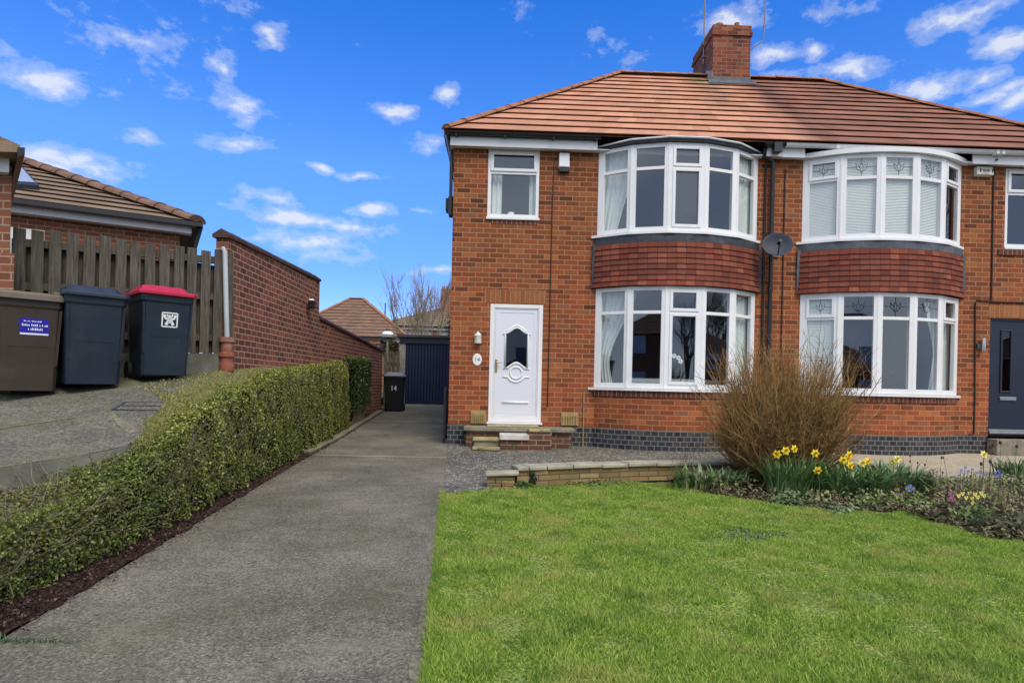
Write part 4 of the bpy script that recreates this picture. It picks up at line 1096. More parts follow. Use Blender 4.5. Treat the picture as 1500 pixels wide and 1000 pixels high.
# slim gate leaf folded back along the side wall
t = thing('side_gate', 'dark metal gate leaf folded back against the side wall', 'gate', (-.86, 11.3, 0))
m = MB()
for y in np.linspace(11.05, 12.0, 9): m.box(-.875, -.855, y, y+.022, .06, .98)
m.box(-.880, -.850, 11.02, 12.05, .93, .97); m.box(-.880, -.850, 11.02, 12.05, .10, .14); obj('bars', m, black_plastic, t)
m = MB(); m.box(-.885, -.845, 10.985, 11.02, .0, 1.02); obj('post', m, black_plastic, t)

# ------------------------------------------------------------------ curtains, blinds and things on the sills (behind the glass)
def curtain_mb(pts_top, pts_bot, z0, z1, pinch=None, n=26, rows=12, amp=.022):
    """pleated cloth between plan segments; pinch=(height fraction, how far the free edge is drawn back)"""
    mb = MB(); rings = []
    for r in range(rows+1):
        s = r/rows; z = z1+(z0-z1)*s; ring = []
        A = Vector(pts_top[0]); B = Vector(pts_top[1])
        w = 1.0
        if pinch:
            ph, pw = pinch
            w = 1-(1-pw)*math.sin(min(1, s/ph)*math.pi/2)**1.6 if s < ph else pw+(s-ph)*.45
        for k in range(n+1):
            q = k/n; p = A.lerp(A.lerp(B, w), q); d = (B-A).normalized(); nn = Vector((-d.y, d.x, 0))
            ring.append((p.x+nn.x*amp*math.sin(q*n*1.35+s*.6), p.y+nn.y*amp*math.sin(q*n*1.35+s*.6), z))
        rings.append(ring)
    mb.loft(rings, close=False, cap=False); return mb
def bay_in(x0, x1, back=.16): return [Vector((p.x, p.y+back, 0)) for p in bay_plan(x0, x1)]
L0, R0 = BAYS['l'], BAYS['r']
def cloth(name, label, cat, mb, mat, group):
    o = obj(name, mb, mat, None, smooth=True); return tag(o, label, cat, group)
pl = bay_in(*L0)
cloth('curtain', 'tied-back pale curtain at the left of the left house downstairs bay', 'curtain', curtain_mb((pl[0]+Vector((.03, -.02, 0)), pl[1]+Vector((.18, 0, 0))), None, 1.10, 2.80, (.78, .38)), curtain_mat, 'curtains in the bays')
cloth('curtain', 'straight pale curtain at the right of the left house downstairs bay', 'curtain', curtain_mb((pl[5]+Vector((-.03, -.02, 0)), pl[4]+Vector((.02, 0, 0))), None, 1.10, 2.80), curtain_mat, 'curtains in the bays')
cloth('curtain', 'pale net curtain swept aside at the left of the left house upstairs bay', 'curtain', curtain_mb((pl[0]+Vector((.03, -.02, 0)), pl[1]+Vector((.14, 0, 0))), None, 3.80, 5.28, (1.3, .45)), curtain_mat, 'curtains in the bays')
cloth('curtain', 'pale green curtain at the right of the left house upstairs bay', 'curtain', curtain_mb((pl[5]+Vector((-.03, -.02, 0)), pl[4]+Vector((.06, 0, 0))), None, 3.80, 5.28), curtain_mat, 'curtains in the bays')
pr = bay_in(*R0)
cloth('curtain', 'pale curtain at the right of the right house downstairs bay', 'curtain', curtain_mb((pr[5]+Vector((-.06, -.02, 0)), pr[3]+Vector((.34, .05, 0))), None, 1.10, 2.72, (.6, .6)), curtain_mat, 'curtains in the bays')
yw = HY+.16
cloth('curtain', 'white curtain at the left side of the small window above the white door', 'curtain', curtain_mb((Vector((WIN_L[0]+.04, yw, 0)), Vector((WIN_L[0]+.26, yw, 0))), None, 4.08, 5.0, n=12), curtain_mat, 'curtains of the small window')
cloth('curtain', 'white curtain at the right side of the small window above the white door', 'curtain', curtain_mb((Vector((WIN_L[1]-.04, yw, 0)), Vector((WIN_L[1]-.17, yw, 0))), None, 4.08, 5.0, n=10), curtain_mat, 'curtains of the small window')
m = MB(); m.lathe([(.0, 4.10), (.05, 4.10), (.062, 4.17), (.055, 4.19), (.0, 4.19)], (.24, HY+.12, 0), 12)
tag(obj('pot', m, petal_white, None, smooth='auto'), 'small white pot on the sill of the small upstairs window', 'pot')
def blind(A, B, z0, z1, pitch=.027):
    mb = MB(); A, B = Vector(A), Vector(B); d = (B-A).normalized(); n = Vector((d.y, -d.x, 0))
    for k in range(int((z1-z0)/pitch)):
        z = z0+k*pitch
        mb.quad(A+n*.008+Vector((0, 0, z)), B+n*.008+Vector((0, 0, z)), B-n*.004+Vector((0, 0, z+pitch*.97)), A-n*.004+Vector((0, 0, z+pitch*.97)))
    mb.box(0, 0.001, 0, .001, z1, z1+.001) if False else None
    return mb
names = ['leftmost', 'second from left', 'third from left', 'fourth from left', 'rightmost']
pb = [Vector((p.x, p.y+.075, 0)) for p in bay_plan(*R0)]
for i in range(4):
    tag(obj('venetian_blind', blind(pb[i].lerp(pb[i+1], .08), pb[i].lerp(pb[i+1], .92), TOP0+.05, TOPS['r']-.06), blind_mat), 'closed white venetian blind, %s facet of the right house upstairs bay' % names[i], 'blind', 'white blinds in the right house bays')
tag(obj('venetian_blind', blind(pb[0].lerp(pb[1], .08), pb[0].lerp(pb[1], .92), BOT0+.05, BOT1-.06), blind_mat), 'closed white blind in the leftmost facet of the right house downstairs bay', 'blind', 'white blinds in the right house bays')
# orchid and a cushion-backed seat inside the left downstairs bay
t = thing('orchid', 'white flowering orchid standing inside the left house downstairs bay', 'houseplant', (3.25, 10.62, 1.10))
m = MB(); m.lathe([(.0, 1.10), (.04, 1.10), (.055, 1.20), (.0, 1.20)], (3.25, 10.62, 0), 10); obj('pot', m, petal_white, t)
m = MB(); m.tube([(3.25, 10.62, 1.2), (3.26, 10.61, 1.42), (3.22, 10.58, 1.60), (3.14, 10.55, 1.64)], .006, 4); obj('stem', m, plain('orchid_stem', (.08, .14, .04)), t)
m = MB()
for q in ((3.10, 10.53, 1.64), (3.18, 10.54, 1.61), (3.22, 10.54, 1.55)):
    for k in range(5):
        a_ = k*1.257; m.sphere((q[0]+.026*math.cos(a_), q[1], q[2]+.026*math.sin(a_)), .02, 6, 4, (1, .35, 1))
obj('blossom', m, petal_white, t)
t = thing('sofa', 'pale sofa back showing through the left house downstairs bay', 'sofa', (3.4, 11.5, .4))
m = MB(); m.box(2.5, 4.3, 11.45, 11.7, .42, 1.26); obj('backrest', m, curtain_mat, t, bevel=.05)
m = MB(); m.box(2.5, 4.3, 11.7, 12.3, .42, .85); obj('seat', m, curtain_mat, t, bevel=.05)

# ------------------------------------------------------------------ wheelie bins
def wheelie_bin(label, pos, ang, sc, body, lid, style, extra=None):
    t = thing('wheelie_bin', label, 'wheelie bin', pos, ang, 'wheelie bins')
    S = lambda v: Vector(v)*sc
    def ring(w, d, z, y=0.0, c=.035):
        h, e = w/2, d/2
        p = [(-h+c, -e), (h-c, -e), (h, -e+c), (h, e-c), (h-c, e), (-h+c, e), (-h, e-c), (-h, -e+c)]
        return [S((a, b+y, z)) for a, b in p]
    m = MB(); m.loft([ring(.475, .49, .045, .03), ring(.48, .50, .10, .03), ring(.525, .60, .86, 0), ring(.545, .63, .885, 0), ring(.55, .64, .955, 0)])
    b = obj('body', m, body, t, bevel=.006*sc, world=False)
    # pressed panel on the front: raised border
    m = MB()
    def F(u, z, d):                     # point on the sloping front face
        s = (z-.10)/.76; y = -.24+.03-(.06+.03)*s+.0; return S((u, -(.24-.03)-s*(.30-.21)-d, z))
    for u0, u1, z0, z1 in ((-.17, -.155, .16, .50), (.155, .17, .16, .50), (-.155, .155, .485, .50), (-.155, .155, .16, .172)):
        m.hexa([F(u0, z0, -.002), F(u1, z0, -.002), F(u1, z0, .008), F(u0, z0, .008), F(u0, z1, -.002), F(u1, z1, -.002), F(u1, z1, .008), F(u0, z1, .008)])
    obj('front_panel', m, body, b, world=False)
    for sx in (-1, 1):
        m = MB(); m.hexa([F(sx*.225-.012, .30, -.004), F(sx*.225+.012, .30, -.004), F(sx*.225+.012, .30, .004), F(sx*.225-.012, .30, .004), F(sx*.25-.012, .86, -.004), F(sx*.25+.012, .86, -.004), F(sx*.25+.012, .86, .004), F(sx*.25-.012, .86, .004)])
        obj('edge_rib', m, body, b, world=False)
    # lid
    m = MB()
    if style == 'dome':
        m.loft([ring(.60, .72, .950, .0, .05), ring(.605, .725, .985, .0, .05), ring(.57, .69, 1.0, .0, .05), ring(.50, .56, 1.005, .03, .05), ring(.45, .48, 1.062, .05, .05), ring(.42, .44, 1.070, .05, .05)])
    else:
        m.loft([ring(.60, .72, .945, .0, .04), ring(.605, .725, .995, .0, .04), ring(.58, .70, 1.012, .0, .04), ring(.50, .60, 1.012, .01, .04), ring(.48, .58, .99, .01, .04)])
        m.box(*(sc*q for q in (-.27, .27, .16, .34, 1.005, 1.075))); m.box(*(sc*q for q in (.19, .28, -.30, .2, 1.0, 1.05)))
    l = obj('lid', m, lid, t, bevel=.006*sc, world=False)
    m = MB()
    for sx in (-.22, .22): m.box(*(sc*q for q in (sx-.03, sx+.03, .30, .42, .93, 1.03)))
    m.tube([S((-.25, .40, .97)), S((.25, .40, .97))], .016*sc, 8); obj('handle', m, body, t, world=False)
    for sx in (-1, 1):
        m = MB(); Rm = Matrix.Rotation(math.pi/2, 4, 'Y')
        m.lathe([(.0, -.025), (.10*1, -.025), (.105, -.01), (.105, .01), (.10, .025), (.0, .025)], (sx*.255, .235, .105), 20, Rm); m.v = [v*sc for v in m.v]; obj('wheel', m, rubber, t, world=False, smooth='auto')
    m = MB(); m.tube([S((-.25, .235, .105)), S((.25, .235, .105))], .012*sc, 6); obj('axle', m, steel, t, world=False)
    if extra: extra(t, b, F)
    return t
def binpos(px, py, back, ang, f):
    p = onground(px, py, f); d = Vector((math.sin(ang), -math.cos(ang), 0))   # front normal
    q = p-d*back; return Vector((q.x, q.y, f(q.y)))
A1 = rad(44)
def sticker(t, b, F):
    m = MB(); m.hexa([F(-.075, .60, .000), F(.16, .60, .000), F(.16, .60, .004), F(-.075, .60, .004), F(-.085, .765, .000), F(.15, .765, .000), F(.15, .765, .004), F(-.085, .765, .004)]); s = obj('sticker', m, sticker_blue, t, world=False)
    m = MB()
    def ln(z, h, u0, u1, seed):
        r2 = random.Random(seed); u = u0
        while u < u1:
            w = r2.uniform(.006, .013); hh = h*r2.uniform(.7, 1.15)
            m.hexa([F(u, z, .004), F(u+w, z, .004), F(u+w, z, .006), F(u, z, .006), F(u, z+hh, .004), F(u+w*.8, z+hh, .004), F(u+w*.8, z+hh, .006), F(u, z+hh, .006)]); u += w+r2.choice([.003, .004, .004, .012])
    ln(.732, .012, -.045, .10, 1); ln(.690, .020, -.06, .02, 2); ln(.690, .020, .03, .14, 3); ln(.650, .022, -.01, .10, 4)
    m.hexa([F(-.072, .605, .004), F(.155, .605, .004), F(.155, .605, .006), F(-.072, .605, .006), F(-.073, .622, .004), F(.154, .622, .004), F(.154, .622, .006), F(-.073, .622, .006)])
    obj('sticker_lettering', m, mark_white, s, world=False)
def emblem(t, b, F):
    m = MB()
    def bar(p, q, w):
        p, q = Vector((*p, 0)), Vector((*q, 0)); d = (q-p).normalized(); s = Vector((-d.y, d.x, 0))*w
        c = [p-s, q-s, q+s, p+s]
        m.hexa([F(v.x, v.y, .001) for v in c]+[F(v.x, v.y, .006) for v in c])
    cx_, cz_, h = .02, .68, .078
    for a_, b_ in (((-h, -h), (h, -h)), ((h, -h), (h, h)), ((h, h), (-h, h)), ((-h, h), (-h, -h))): bar((cx_+a_[0], cz_+a_[1]), (cx_+b_[0], cz_+b_[1]), .007)
    k = .078
    for p, q, w in (((-.5, -.75), (0, .15), .015), ((.5, -.75), (0, .15), .015), ((-.3, -.35), (.3, -.35), .010), ((0, .15), (0, .7), .012),
                    ((-.75, .75), (-.65, .25), .013), ((-.65, .25), (-.3, .10), .012), ((-.3, .10), (-.1, .35), .010), ((.75, .75), (.65, .25), .013), ((.65, .25), (.3, .10), .012), ((.3, .10), (.1, .35), .010), ((-.35, .8), (-.3, .45), .009), ((.35, .8), (.3, .45), .009)):
        bar((cx_+p[0]*k, cz_+p[1]*k), (cx_+q[0]*k, cz_+q[1]*k), w)
    obj('council_emblem', m, mark_white, t, world=False)
wheelie_bin('brown wheelie bin with a blue sticker, nearest of the three by the fence', binpos(40, 588, .25, A1, nz), A1, .965, bin_brown, bin_brownlid, 'rim', sticker)
wheelie_bin('dark blue wheelie bin with matching lid between the brown and red-lidded bins', binpos(138, 576, .25, A1, nz), A1, .965, bin_blue, bin_lidblue, 'dome')
wheelie_bin('dark blue wheelie bin with a red lid and white square emblem', binpos(243, 560, .25, A1, nz), A1, .95, bin_blue, bin_red, 'dome', emblem)
def number(t, b, F):
    m = text_mb('14', .20, lambda x, y, z: F(-.02+x*.85, .63+y*1.0, .006+z)); obj('house_number', m, mark_white, t, world=False)
    m = MB(); m.box(.232, .238, -.10, .0, .55, .68); obj('side_number', m, mark_white, t, world=False)
bp_ = onground(576, 603)
wheelie_bin('black wheelie bin numbered 14 beside the garage door', Vector((bp_.x, bp_.y+.2, gz(bp_.y+.2))), rad(6), 1.0, bin_black, bin_greylid, 'dome', number)

# ------------------------------------------------------------------ hit and miss timber fence behind the bins
FB = at(327, 540, 7.95); FA = at(14, 540, 6.55)
FA.z = nz(FA.y); FB.z = nz(FB.y)
def timber(name):
    t = NT(name); p = t.pos(); a_ = t.t.nodes.new('ShaderNodeTexCoord').outputs['UV']
    g_ = t.noise(t.scale(a_, (26, 1.4, 1)), 2.0, 5.0, .6); b_ = t.noise(p, 2.4, 5.0, .65); sp = t.n('SeparateXYZ'); t.t.links.new(a_, sp.inputs[0])
    wn = t.t.nodes.new('ShaderNodeTexWhiteNoise'); wn.noise_dimensions = '1D'; t.t.links.new(t.math('FLOOR', t.math('MULTIPLY', sp.outputs[0], 1/.19)), wn.inputs['W'])
    col = t.mix(b_, (.056, .050, .044), (.128, .114, .098))
    col = t.mix(t.math('MULTIPLY', wn.outputs[0], .6), col, (.125, .103, .082))
    col = t.mix(.8, col, t.ramp(g_, [(.3, (.15, .15, .15)), (.7, (.8, .8, .8))]), 'OVERLAY')
    w_ = t.noise(p, 1.3, 6.0, .7); col = t.mix(t.math('MULTIPLY', t.ramp(w_, [(.5, (0, 0, 0)), (.7, (1, 1, 1))]), .6), col, (.045, .05, .025))
    return t.done(col, .9, t.bump(g_, .4, .006), .15)
fence_wood = timber('weathered_timber'); 
fen = thing('timber_fence', 'weathered grey-brown hit-and-miss board fence behind the bins', 'fence', tuple((FA+FB)/2))
fd = (FB-FA); fd.z = 0; FL = fd.length; fd.normalize(); fn = Vector((fd.y, -fd.x, 0))
def FP(s, d, z): p = FA+fd*s; return Vector((p.x+fn.x*d, p.y+fn.y*d, z))
ztopA, ztopB = at(20, 340, FP(.05, 0, 0).y).z, at(322, 369, FP(FL, 0, 0).y).z
zbotB = at(322, 517, FP(FL, 0, 0).y).z; zbotA = zbotB-(ztopB-ztopA)*0-.10
m = MB(); back = MB(); n = 14
for k in range(n):
    s0 = FL*k/n; bw = FL/n*.70; tilt = rnd.uniform(-.008, .008); zt = ztopA+(ztopB-ztopA)*(k+.5)/n+rnd.uniform(-.015, .015)+(.03 if k < 7 else 0); zb = zbotA+(zbotB-zbotA)*(k+.5)/n
    m.hexa([FP(s0, .03, zb), FP(s0+bw, .03, zb), FP(s0+bw, .052, zb), FP(s0, .052, zb), FP(s0+tilt, .03, zt), FP(s0+bw+tilt, .03, zt), FP(s0+bw+tilt, .052, zt-.008), FP(s0+tilt, .052, zt-.008)])
    s1 = s0+FL/n*.5
    back.hexa([FP(s1, -.075, zb), FP(s1+bw, -.075, zb), FP(s1+bw, -.05, zb), FP(s1, -.05, zb), FP(s1, -.075, zt-.16), FP(s1+bw, -.075, zt-.16), FP(s1+bw, -.05, zt-.16), FP(s1, -.05, zt-.16)])
obj('front_boards', m, fence_wood, fen); obj('back_boards', back, fence_wood, fen)
for zf in (.12, .52, .88):
    r_ = MB(); za, zb = zbotA+(ztopA-zbotA)*zf, zbotB+(ztopB-zbotB)*zf
    r_.hexa([FP(0, -.048, za), FP(FL, -.048, zb), FP(FL, .028, zb), FP(0, .028, za), FP(0, -.048, za+.08), FP(FL, -.048, zb+.08), FP(FL, .028, zb+.08), FP(0, .028, za+.08)]); obj('rail', r_, fence_wood, fen)
r_ = MB(); za, zb = ztopA-.15, ztopB-.15
r_.hexa([FP(0, -.10, nz(FA.y)-.1), FP(FL, -.10, nz(FB.y)-.1), FP(FL, .09, nz(FB.y)-.1), FP(0, .09, nz(FA.y)-.1), FP(0, -.10, zbotA-.004), FP(FL, -.10, zbotB-.004), FP(FL, .09, zbotB-.004), FP(0, .09, zbotA-.004)]); obj('gravel_board', r_, concrete_old, fen)
r_ = MB(); r_.hexa([FP(FL-.02, -.05, nz(FB.y)), FP(FL+.10, -.05, nz(FB.y)), FP(FL+.10, .07, nz(FB.y)), FP(FL-.02, .07, nz(FB.y)), FP(FL-.05, -.05, ztopB+.04), FP(FL+.07, -.05, ztopB+.04), FP(FL+.07, .07, ztopB+.0), FP(FL-.05, .07, ztopB+.0)]); obj('post', r_, fence_wood, fen)

# pipe in its clay collar at the end of the fence
pp = at(335, 528, 7.86)
t = thing('vent_pipe', 'grey pipe standing in a terracotta collar where fence meets wall', 'pipe', (pp.x, pp.y, nz(7.86)))
zt = at(330, 362, 7.86).z; zc_ = at(334, 494, 7.86).z; tp_ = at(329.5, 362, 7.86); mp_ = at(333, 494, 7.86)
m = MB(); m.tube([mp_-Vector((0, 0, .1)), tp_-Vector((0, 0, .05)), tp_+Vector((-.03, 0, -.01))], .031, 12); obj('pipe', m, pipe_white, t, smooth='auto')
m = MB(); zb_ = nz(7.86)-.03
m.lathe([(.055, zb_), (.085, zb_+.03), (.092, zb_+.11), (.075, zb_+.14), (.075, zb_+.20), (.095, zb_+.21), (.095, zb_+.255), (.075, zb_+.265), (.075, zc_-.07), (.098, zc_-.06), (.098, zc_), (.06, zc_)], (mp_.x, mp_.y, 0), 18); obj('clay_collar', m, terracotta, t, smooth='auto')

# ------------------------------------------------------------------ brick boundary wall on the left
bw_ = thing('boundary_wall', 'tall stepped dark red brick boundary wall with sloping coping left of the drive', 'brick wall', (-3.3, 12, 0))
WA, WB, WC = Vector((-3.40, 7.90, 0)), Vector((-3.34, 11.75, 0)), Vector((-3.08, 17.0, 0))
ZT1 = at(340, 346, 7.9).z-.03; ZT2 = at(460, 410, 11.75).z-.03; ZL1 = at(462, 466, 11.75).z-.02; ZL2 = at(559, 514, 17.0).z-.02
m = MB()
def wallseg(mb, a, b, za0, zb0, za1, zb1, th=.16):
    t_ = (b-a).normalized(); n_ = Vector((-t_.y, t_.x, 0))*th
    if n_.x > 0: n_ = -n_
    A, B, C, D_ = [Vector((p.x, p.y, z)) for p, z in ((a, za0), (b, zb0), (b, zb1), (a, za1))]
    mb.hexa([A, B, B+n_, A+n_, D_, C, C+n_, D_+n_])
wallseg(m, WA, WB, -.4, -.1, ZT1, ZT2); wallseg(m, WB, WC, -.1, .2, ZL1, ZL2)
pier = Vector((-3.36, 11.45, 0)); 
obj('brickwork', m, brick_wall, bw_)
m = MB()
def cop(mb, a, b, za, zb, th=.16, over=.03):
    t_ = (b-a).normalized(); n_ = Vector((-t_.y, t_.x, 0)); n_ = -n_ if n_.x > 0 else n_
    n = 14
    for k in range(n):
        p, q = a.lerp(b, k/n), a.lerp(b, (k+1)/n-.001); z0_, z1_ = za+(zb-za)*k/n, za+(zb-za)*(k+1)/n; j = rnd.uniform(-.003, .003)
        e = lambda v, d, z: Vector((v.x+n_.x*d, v.y+n_.y*d, z+j))
        mb.loft([[e(p, -over, z0_), e(p, th+over, z0_), e(p, th+over, z0_+.04), e(p, th/2, z0_+.115), e(p, -over, z0_+.04)], [e(q, -over, z1_), e(q, th+over, z1_), e(q, th+over, z1_+.04), e(q, th/2, z1_+.115), e(q, -over, z1_+.04)]])
cop(m, WA-Vector((0, .05, 0)), WB, ZT1+.003, ZT2+.003); cop(m, WB+Vector((0, .01, 0)), WC, ZL1+.003, ZL2+.003)
obj('coping', m, coping_brick, bw_)
t = thing('bulkhead_lamp', 'small dark and white lamp fixed high on the boundary wall', 'wall light', tuple(at(437, 444, 11.0)))
c_ = Vector((-3.35, 11.05, at(437, 444, 11.05).z))
m = MB(); m.sphere((c_.x+.07, c_.y, c_.z), .085, 10, 6, (.9, .7, 1.1)); obj('lamp_glass', m, mark_white, t, smooth=True)
m = MB(); m.box(c_.x+.03, c_.x+.165, c_.y-.10, c_.y-.03, c_.z-.10, c_.z+.05); obj('lamp_hood', m, black_plastic, t, bevel=.015)

# ------------------------------------------------------------------ garage at the end of the drive
GY = 19.6
ga0 = at(583, 592, GY); gz0_ = gz(GY)
gar = thing('garage', 'flat roofed garage with dark blue ribbed up-and-over door at the drive end', 'garage', (-1.9, GY, gz0_))
GX0, GDX0, GX1 = ga0.x, at(594, 560, GY).x, .25
ZR = at(620, 493, GY).z
m = MB(); m.box(GX0, GX0+.20, GY, GY+5.5, gz0_-.2, ZR-.05); m.box(GX1-.1, GX1+.2, GY, GY+5.5, gz0_-.2, ZR-.05); m.box(GX0+.202, GX1-.102, GY+5.2, GY+5.49, gz0_-.2, ZR-.06); obj('wall', m, plain('garage_concrete', (.26, .25, .22), .9, .3, 14.0, .2, bump=.4), gar)
m = MB(); m.box(GX0-.07, GX1+.3, GY-.14, GY+5.7, ZR-.04, ZR+.05); obj('roof', m, garage_trim, gar, bevel=.01)
m = MB(); m.box(GX0+.02, GX1+.2, GY-.04, GY+.10, ZR-.22, ZR-.045); obj('lintel_board', m, navy, gar)
m = MB(); n = 30; dx0, dx1 = GDX0, GX1-.12; zt_ = ZR-.225
for k in range(n):
    a_, b_ = dx0+(dx1-dx0)*k/n, dx0+(dx1-dx0)*(k+1)/n; w_ = (b_-a_)
    m.quad((a_, GY+.03, gz0_+.02), (a_+w_*.8, GY+.03, gz0_+.02), (a_+w_*.8, GY+.03, zt_), (a_, GY+.03, zt_)); m.quad((a_+w_*.8, GY+.03, gz0_+.02), (a_+w_*.86, GY+.055, gz0_+.02), (a_+w_*.86, GY+.055, zt_), (a_+w_*.8, GY+.03, zt_)); m.quad((a_+w_*.86, GY+.055, gz0_+.02), (b_, GY+.03, gz0_+.02), (b_, GY+.03, zt_), (a_+w_*.86, GY+.055, zt_))
gd = obj('garage_door', m, garage_blue, gar)
m = MB(); hx_ = at(641, 564, GY).x; m.box(hx_-.025, hx_+.025, GY-.03, GY+.028, gz0_+.58, gz0_+.70); obj('handle', m, black_plastic, gd, bevel=.008)
# timber gate panel and shrub between wall and garage
t = thing('garden_gate', 'narrow weathered timber gate between boundary wall and garage', 'gate', (-3.1, 19.3, gz(19.3)))
gx = at(562, 560, 19.3).x; m = MB()
for k in range(4): 
    x = gx+k*.125; m.box(x, x+.095, 19.30, 19.33, gz(19.3), gz(19.3)+1.62+.03*(k % 2))
obj('boards', m, fence_wood, t)
for z in (.3, 1.2): obj('rail', MB().box(gx, gx+.48, 19.34, 19.39, gz(19.3)+z, gz(19.3)+z+.12), fence_wood, t)
pq = at(572, 500, 19.0)
t = thing('brick_pier', 'brick pier with grey rounded cap at the far end of the boundary wall', 'pier', (-3.25, 17.3, .3))
e_ = at(553, 505, 17.2); m = MB(); m.box(e_.x-.30, e_.x+.10, 17.03, 17.4, .1, e_.z+.10); obj('brickwork', m, brick_wall, t)
m = MB(); m.box(e_.x-.33, e_.x+.13, 17.02, 17.43, e_.z+.102, e_.z+.16); obj('cap', m, coping_brick, t, bevel=.01)
t = thing('globe_lamp', 'small white garden lamp on a post beside the garage', 'garden lamp', (pq.x, 19.6, .4))
l_ = at(568, 489, 19.7); m = MB(); m.lathe([(0, l_.z-.10), (.16, l_.z-.10), (.20, l_.z-.02), (.14, l_.z+.07), (0, l_.z+.11)], (l_.x, 19.7, 0), 16); obj('lamp_glass', m, petal_white, t, smooth='auto')
m = MB(); m.lathe([(0, l_.z+.112), (.09, l_.z+.10), (.05, l_.z+.16), (0, l_.z+.17)], (l_.x, 19.7, 0), 12); obj('lamp_cap', m, black_plastic, t)
m = MB(); m.tube([(l_.x, 19.7, .4), (l_.x, 19.7, l_.z-.1)], .04, 8); obj('post', m, slab_stone, t)

# ------------------------------------------------------------------ houses beyond
def hip_house(t, X0, X1, Y0, Y1, z0, ze, zr, wallm, roofm, n=10, over=.3, white=True, base=None):
    m = MB(); m.box(X0, X1, Y0, Y1, z0, ze-.06); obj('wall', m, wallm, t)
    m = MB(); a, b, c, d = X0-over, X1+over, Y0-over, Y1+over; hw = (d-c)/2; rx0, rx1, ry = a+hw, b-hw, (c+d)/2
    if rx0 > rx1: rx0 = rx1 = (a+b)/2
    roof_face(m, (a, c, ze), (b, c, ze), (rx1, ry, zr), (rx0, ry, zr), n, 24); roof_face(m, (a, d, ze), (a, c, ze), (rx0, ry, zr), (rx0, ry, zr), n, 16); roof_face(m, (b, c, ze), (b, d, ze), (rx1, ry, zr), (rx1, ry, zr), n, 16); roof_face(m, (b, d, ze), (a, d, ze), (rx0, ry, zr), (rx1, ry, zr), n, 16)
    rf = obj('roof', m, roofm, t)
    m = MB(); caps(m, (rx0, ry, zr+.02), (rx1+.01, ry, zr+.02)); caps(m, (a, c, ze+.03), (rx0, ry, zr+.02)); caps(m, (b, c, ze+.03), (rx1, ry, zr+.02)); obj('ridge_tiles', m, tile_ridge, rf)
    for q in ((a+.1, b-.1, c+.05, c+.08), (a+.05, a+.08, c+.09, d-.1), (b-.08, b-.05, c+.09, d-.1)): obj('fascia_board', MB().box(*q, ze-.24, ze-.03), white_board, t)
    m = MB(); m.box(a-.02, b+.02, c-.07, c+.045, ze-.10, ze-.01); obj('gutter', m, black_plastic, t)
    return rf
# near left neighbour: rotated bungalow parallel to the fence
NC_ = at(285, 345, 11.6)
bun = thing('neighbour_bungalow', 'brick bungalow with brown tiled hipped roof and skylight behind the fence', 'bungalow', (NC_.x, NC_.y, nz(11.6)), 0)
ea = at(292, 327, 11.5); eb = at(12, 298, 10.25); hp = at(32, 240, 13.6)
ddir = Vector((eb.x-ea.x, eb.y-ea.y, 0)).normalized(); nin = Vector((ea.x/ea.y-.06, 1, 0)).normalized()
ze = ea.z
def BP(s, d, z): return Vector((ea.x+ddir.x*s+nin.x*d, ea.y+ddir.y*s+nin.y*d, z))
# roof hip: choose pitch so that the hip passes through the surveyed point
s_h = max(1.5, ((hp.x-ea.x)*ddir.x+(hp.y-ea.y)*ddir.y)); pitch = .47
m = MB(); LEN, DEP = 10.0, 8.0; zr = ze+pitch*DEP/2
roof_face(m, BP(LEN, 0, ze), BP(0, 0, ze), BP(DEP/2*1.0, DEP/2, zr), BP(LEN-1, DEP/2, zr), 12, 40, lip=.035); roof_face(m, BP(0, 0, ze), BP(0, DEP, ze), BP(DEP/2, DEP/2, zr), BP(DEP/2, DEP/2, zr), 12, 24, lip=.05)
roof_face(m, BP(0, DEP, ze), BP(LEN, DEP, ze), BP(LEN-1, DEP/2, zr), BP(DEP/2, DEP/2, zr), 12, 20)
rf = obj('roof', m, tile_neigh, bun)
m = MB(); caps(m, BP(.03, .03, ze+.035), BP(DEP/2, DEP/2, zr+.03), r=.19, step=.40); caps(m, BP(DEP/2, DEP/2, zr+.04), BP(LEN-1, DEP/2, zr+.04), r=.12); obj('ridge_tiles', m, plain('neighbour_ridge', (.19, .105, .07), .85, .3, 5.0), rf)
m = MB()
def bbox(mb, s0, s1, d0, d1, z0, z1): mb.hexa([BP(s0, d0, z0), BP(s1, d0, z0), BP(s1, d1, z0), BP(s0, d1, z0), BP(s0, d0, z1), BP(s1, d0, z1), BP(s1, d1, z1), BP(s0, d1, z1)])
bbox(m, .30, LEN-.3, .30, DEP-.3, 1.0, ze-.16); obj('wall', m, brick_neigh, bun)
m = MB(); bbox(m, .12, LEN, .10, .298, ze-.19, ze-.055); obj('fascia_board', m, white_board, bun)
m = MB(); bbox(m, -.06, LEN, -.08, .03, ze-.075, ze+.0); bbox(m, -.06, .02, .032, DEP, ze-.10, ze+.005); obj('gutter', m, black_plastic, bun)
m = MB(); m.tube([BP(.0, .0, ze-.08), BP(.14, .20, ze-.35), BP(.16, .26, ze-.5), BP(.16, .26, 1.0)], .04, 8); obj('downpipe', m, black_plastic, bun)
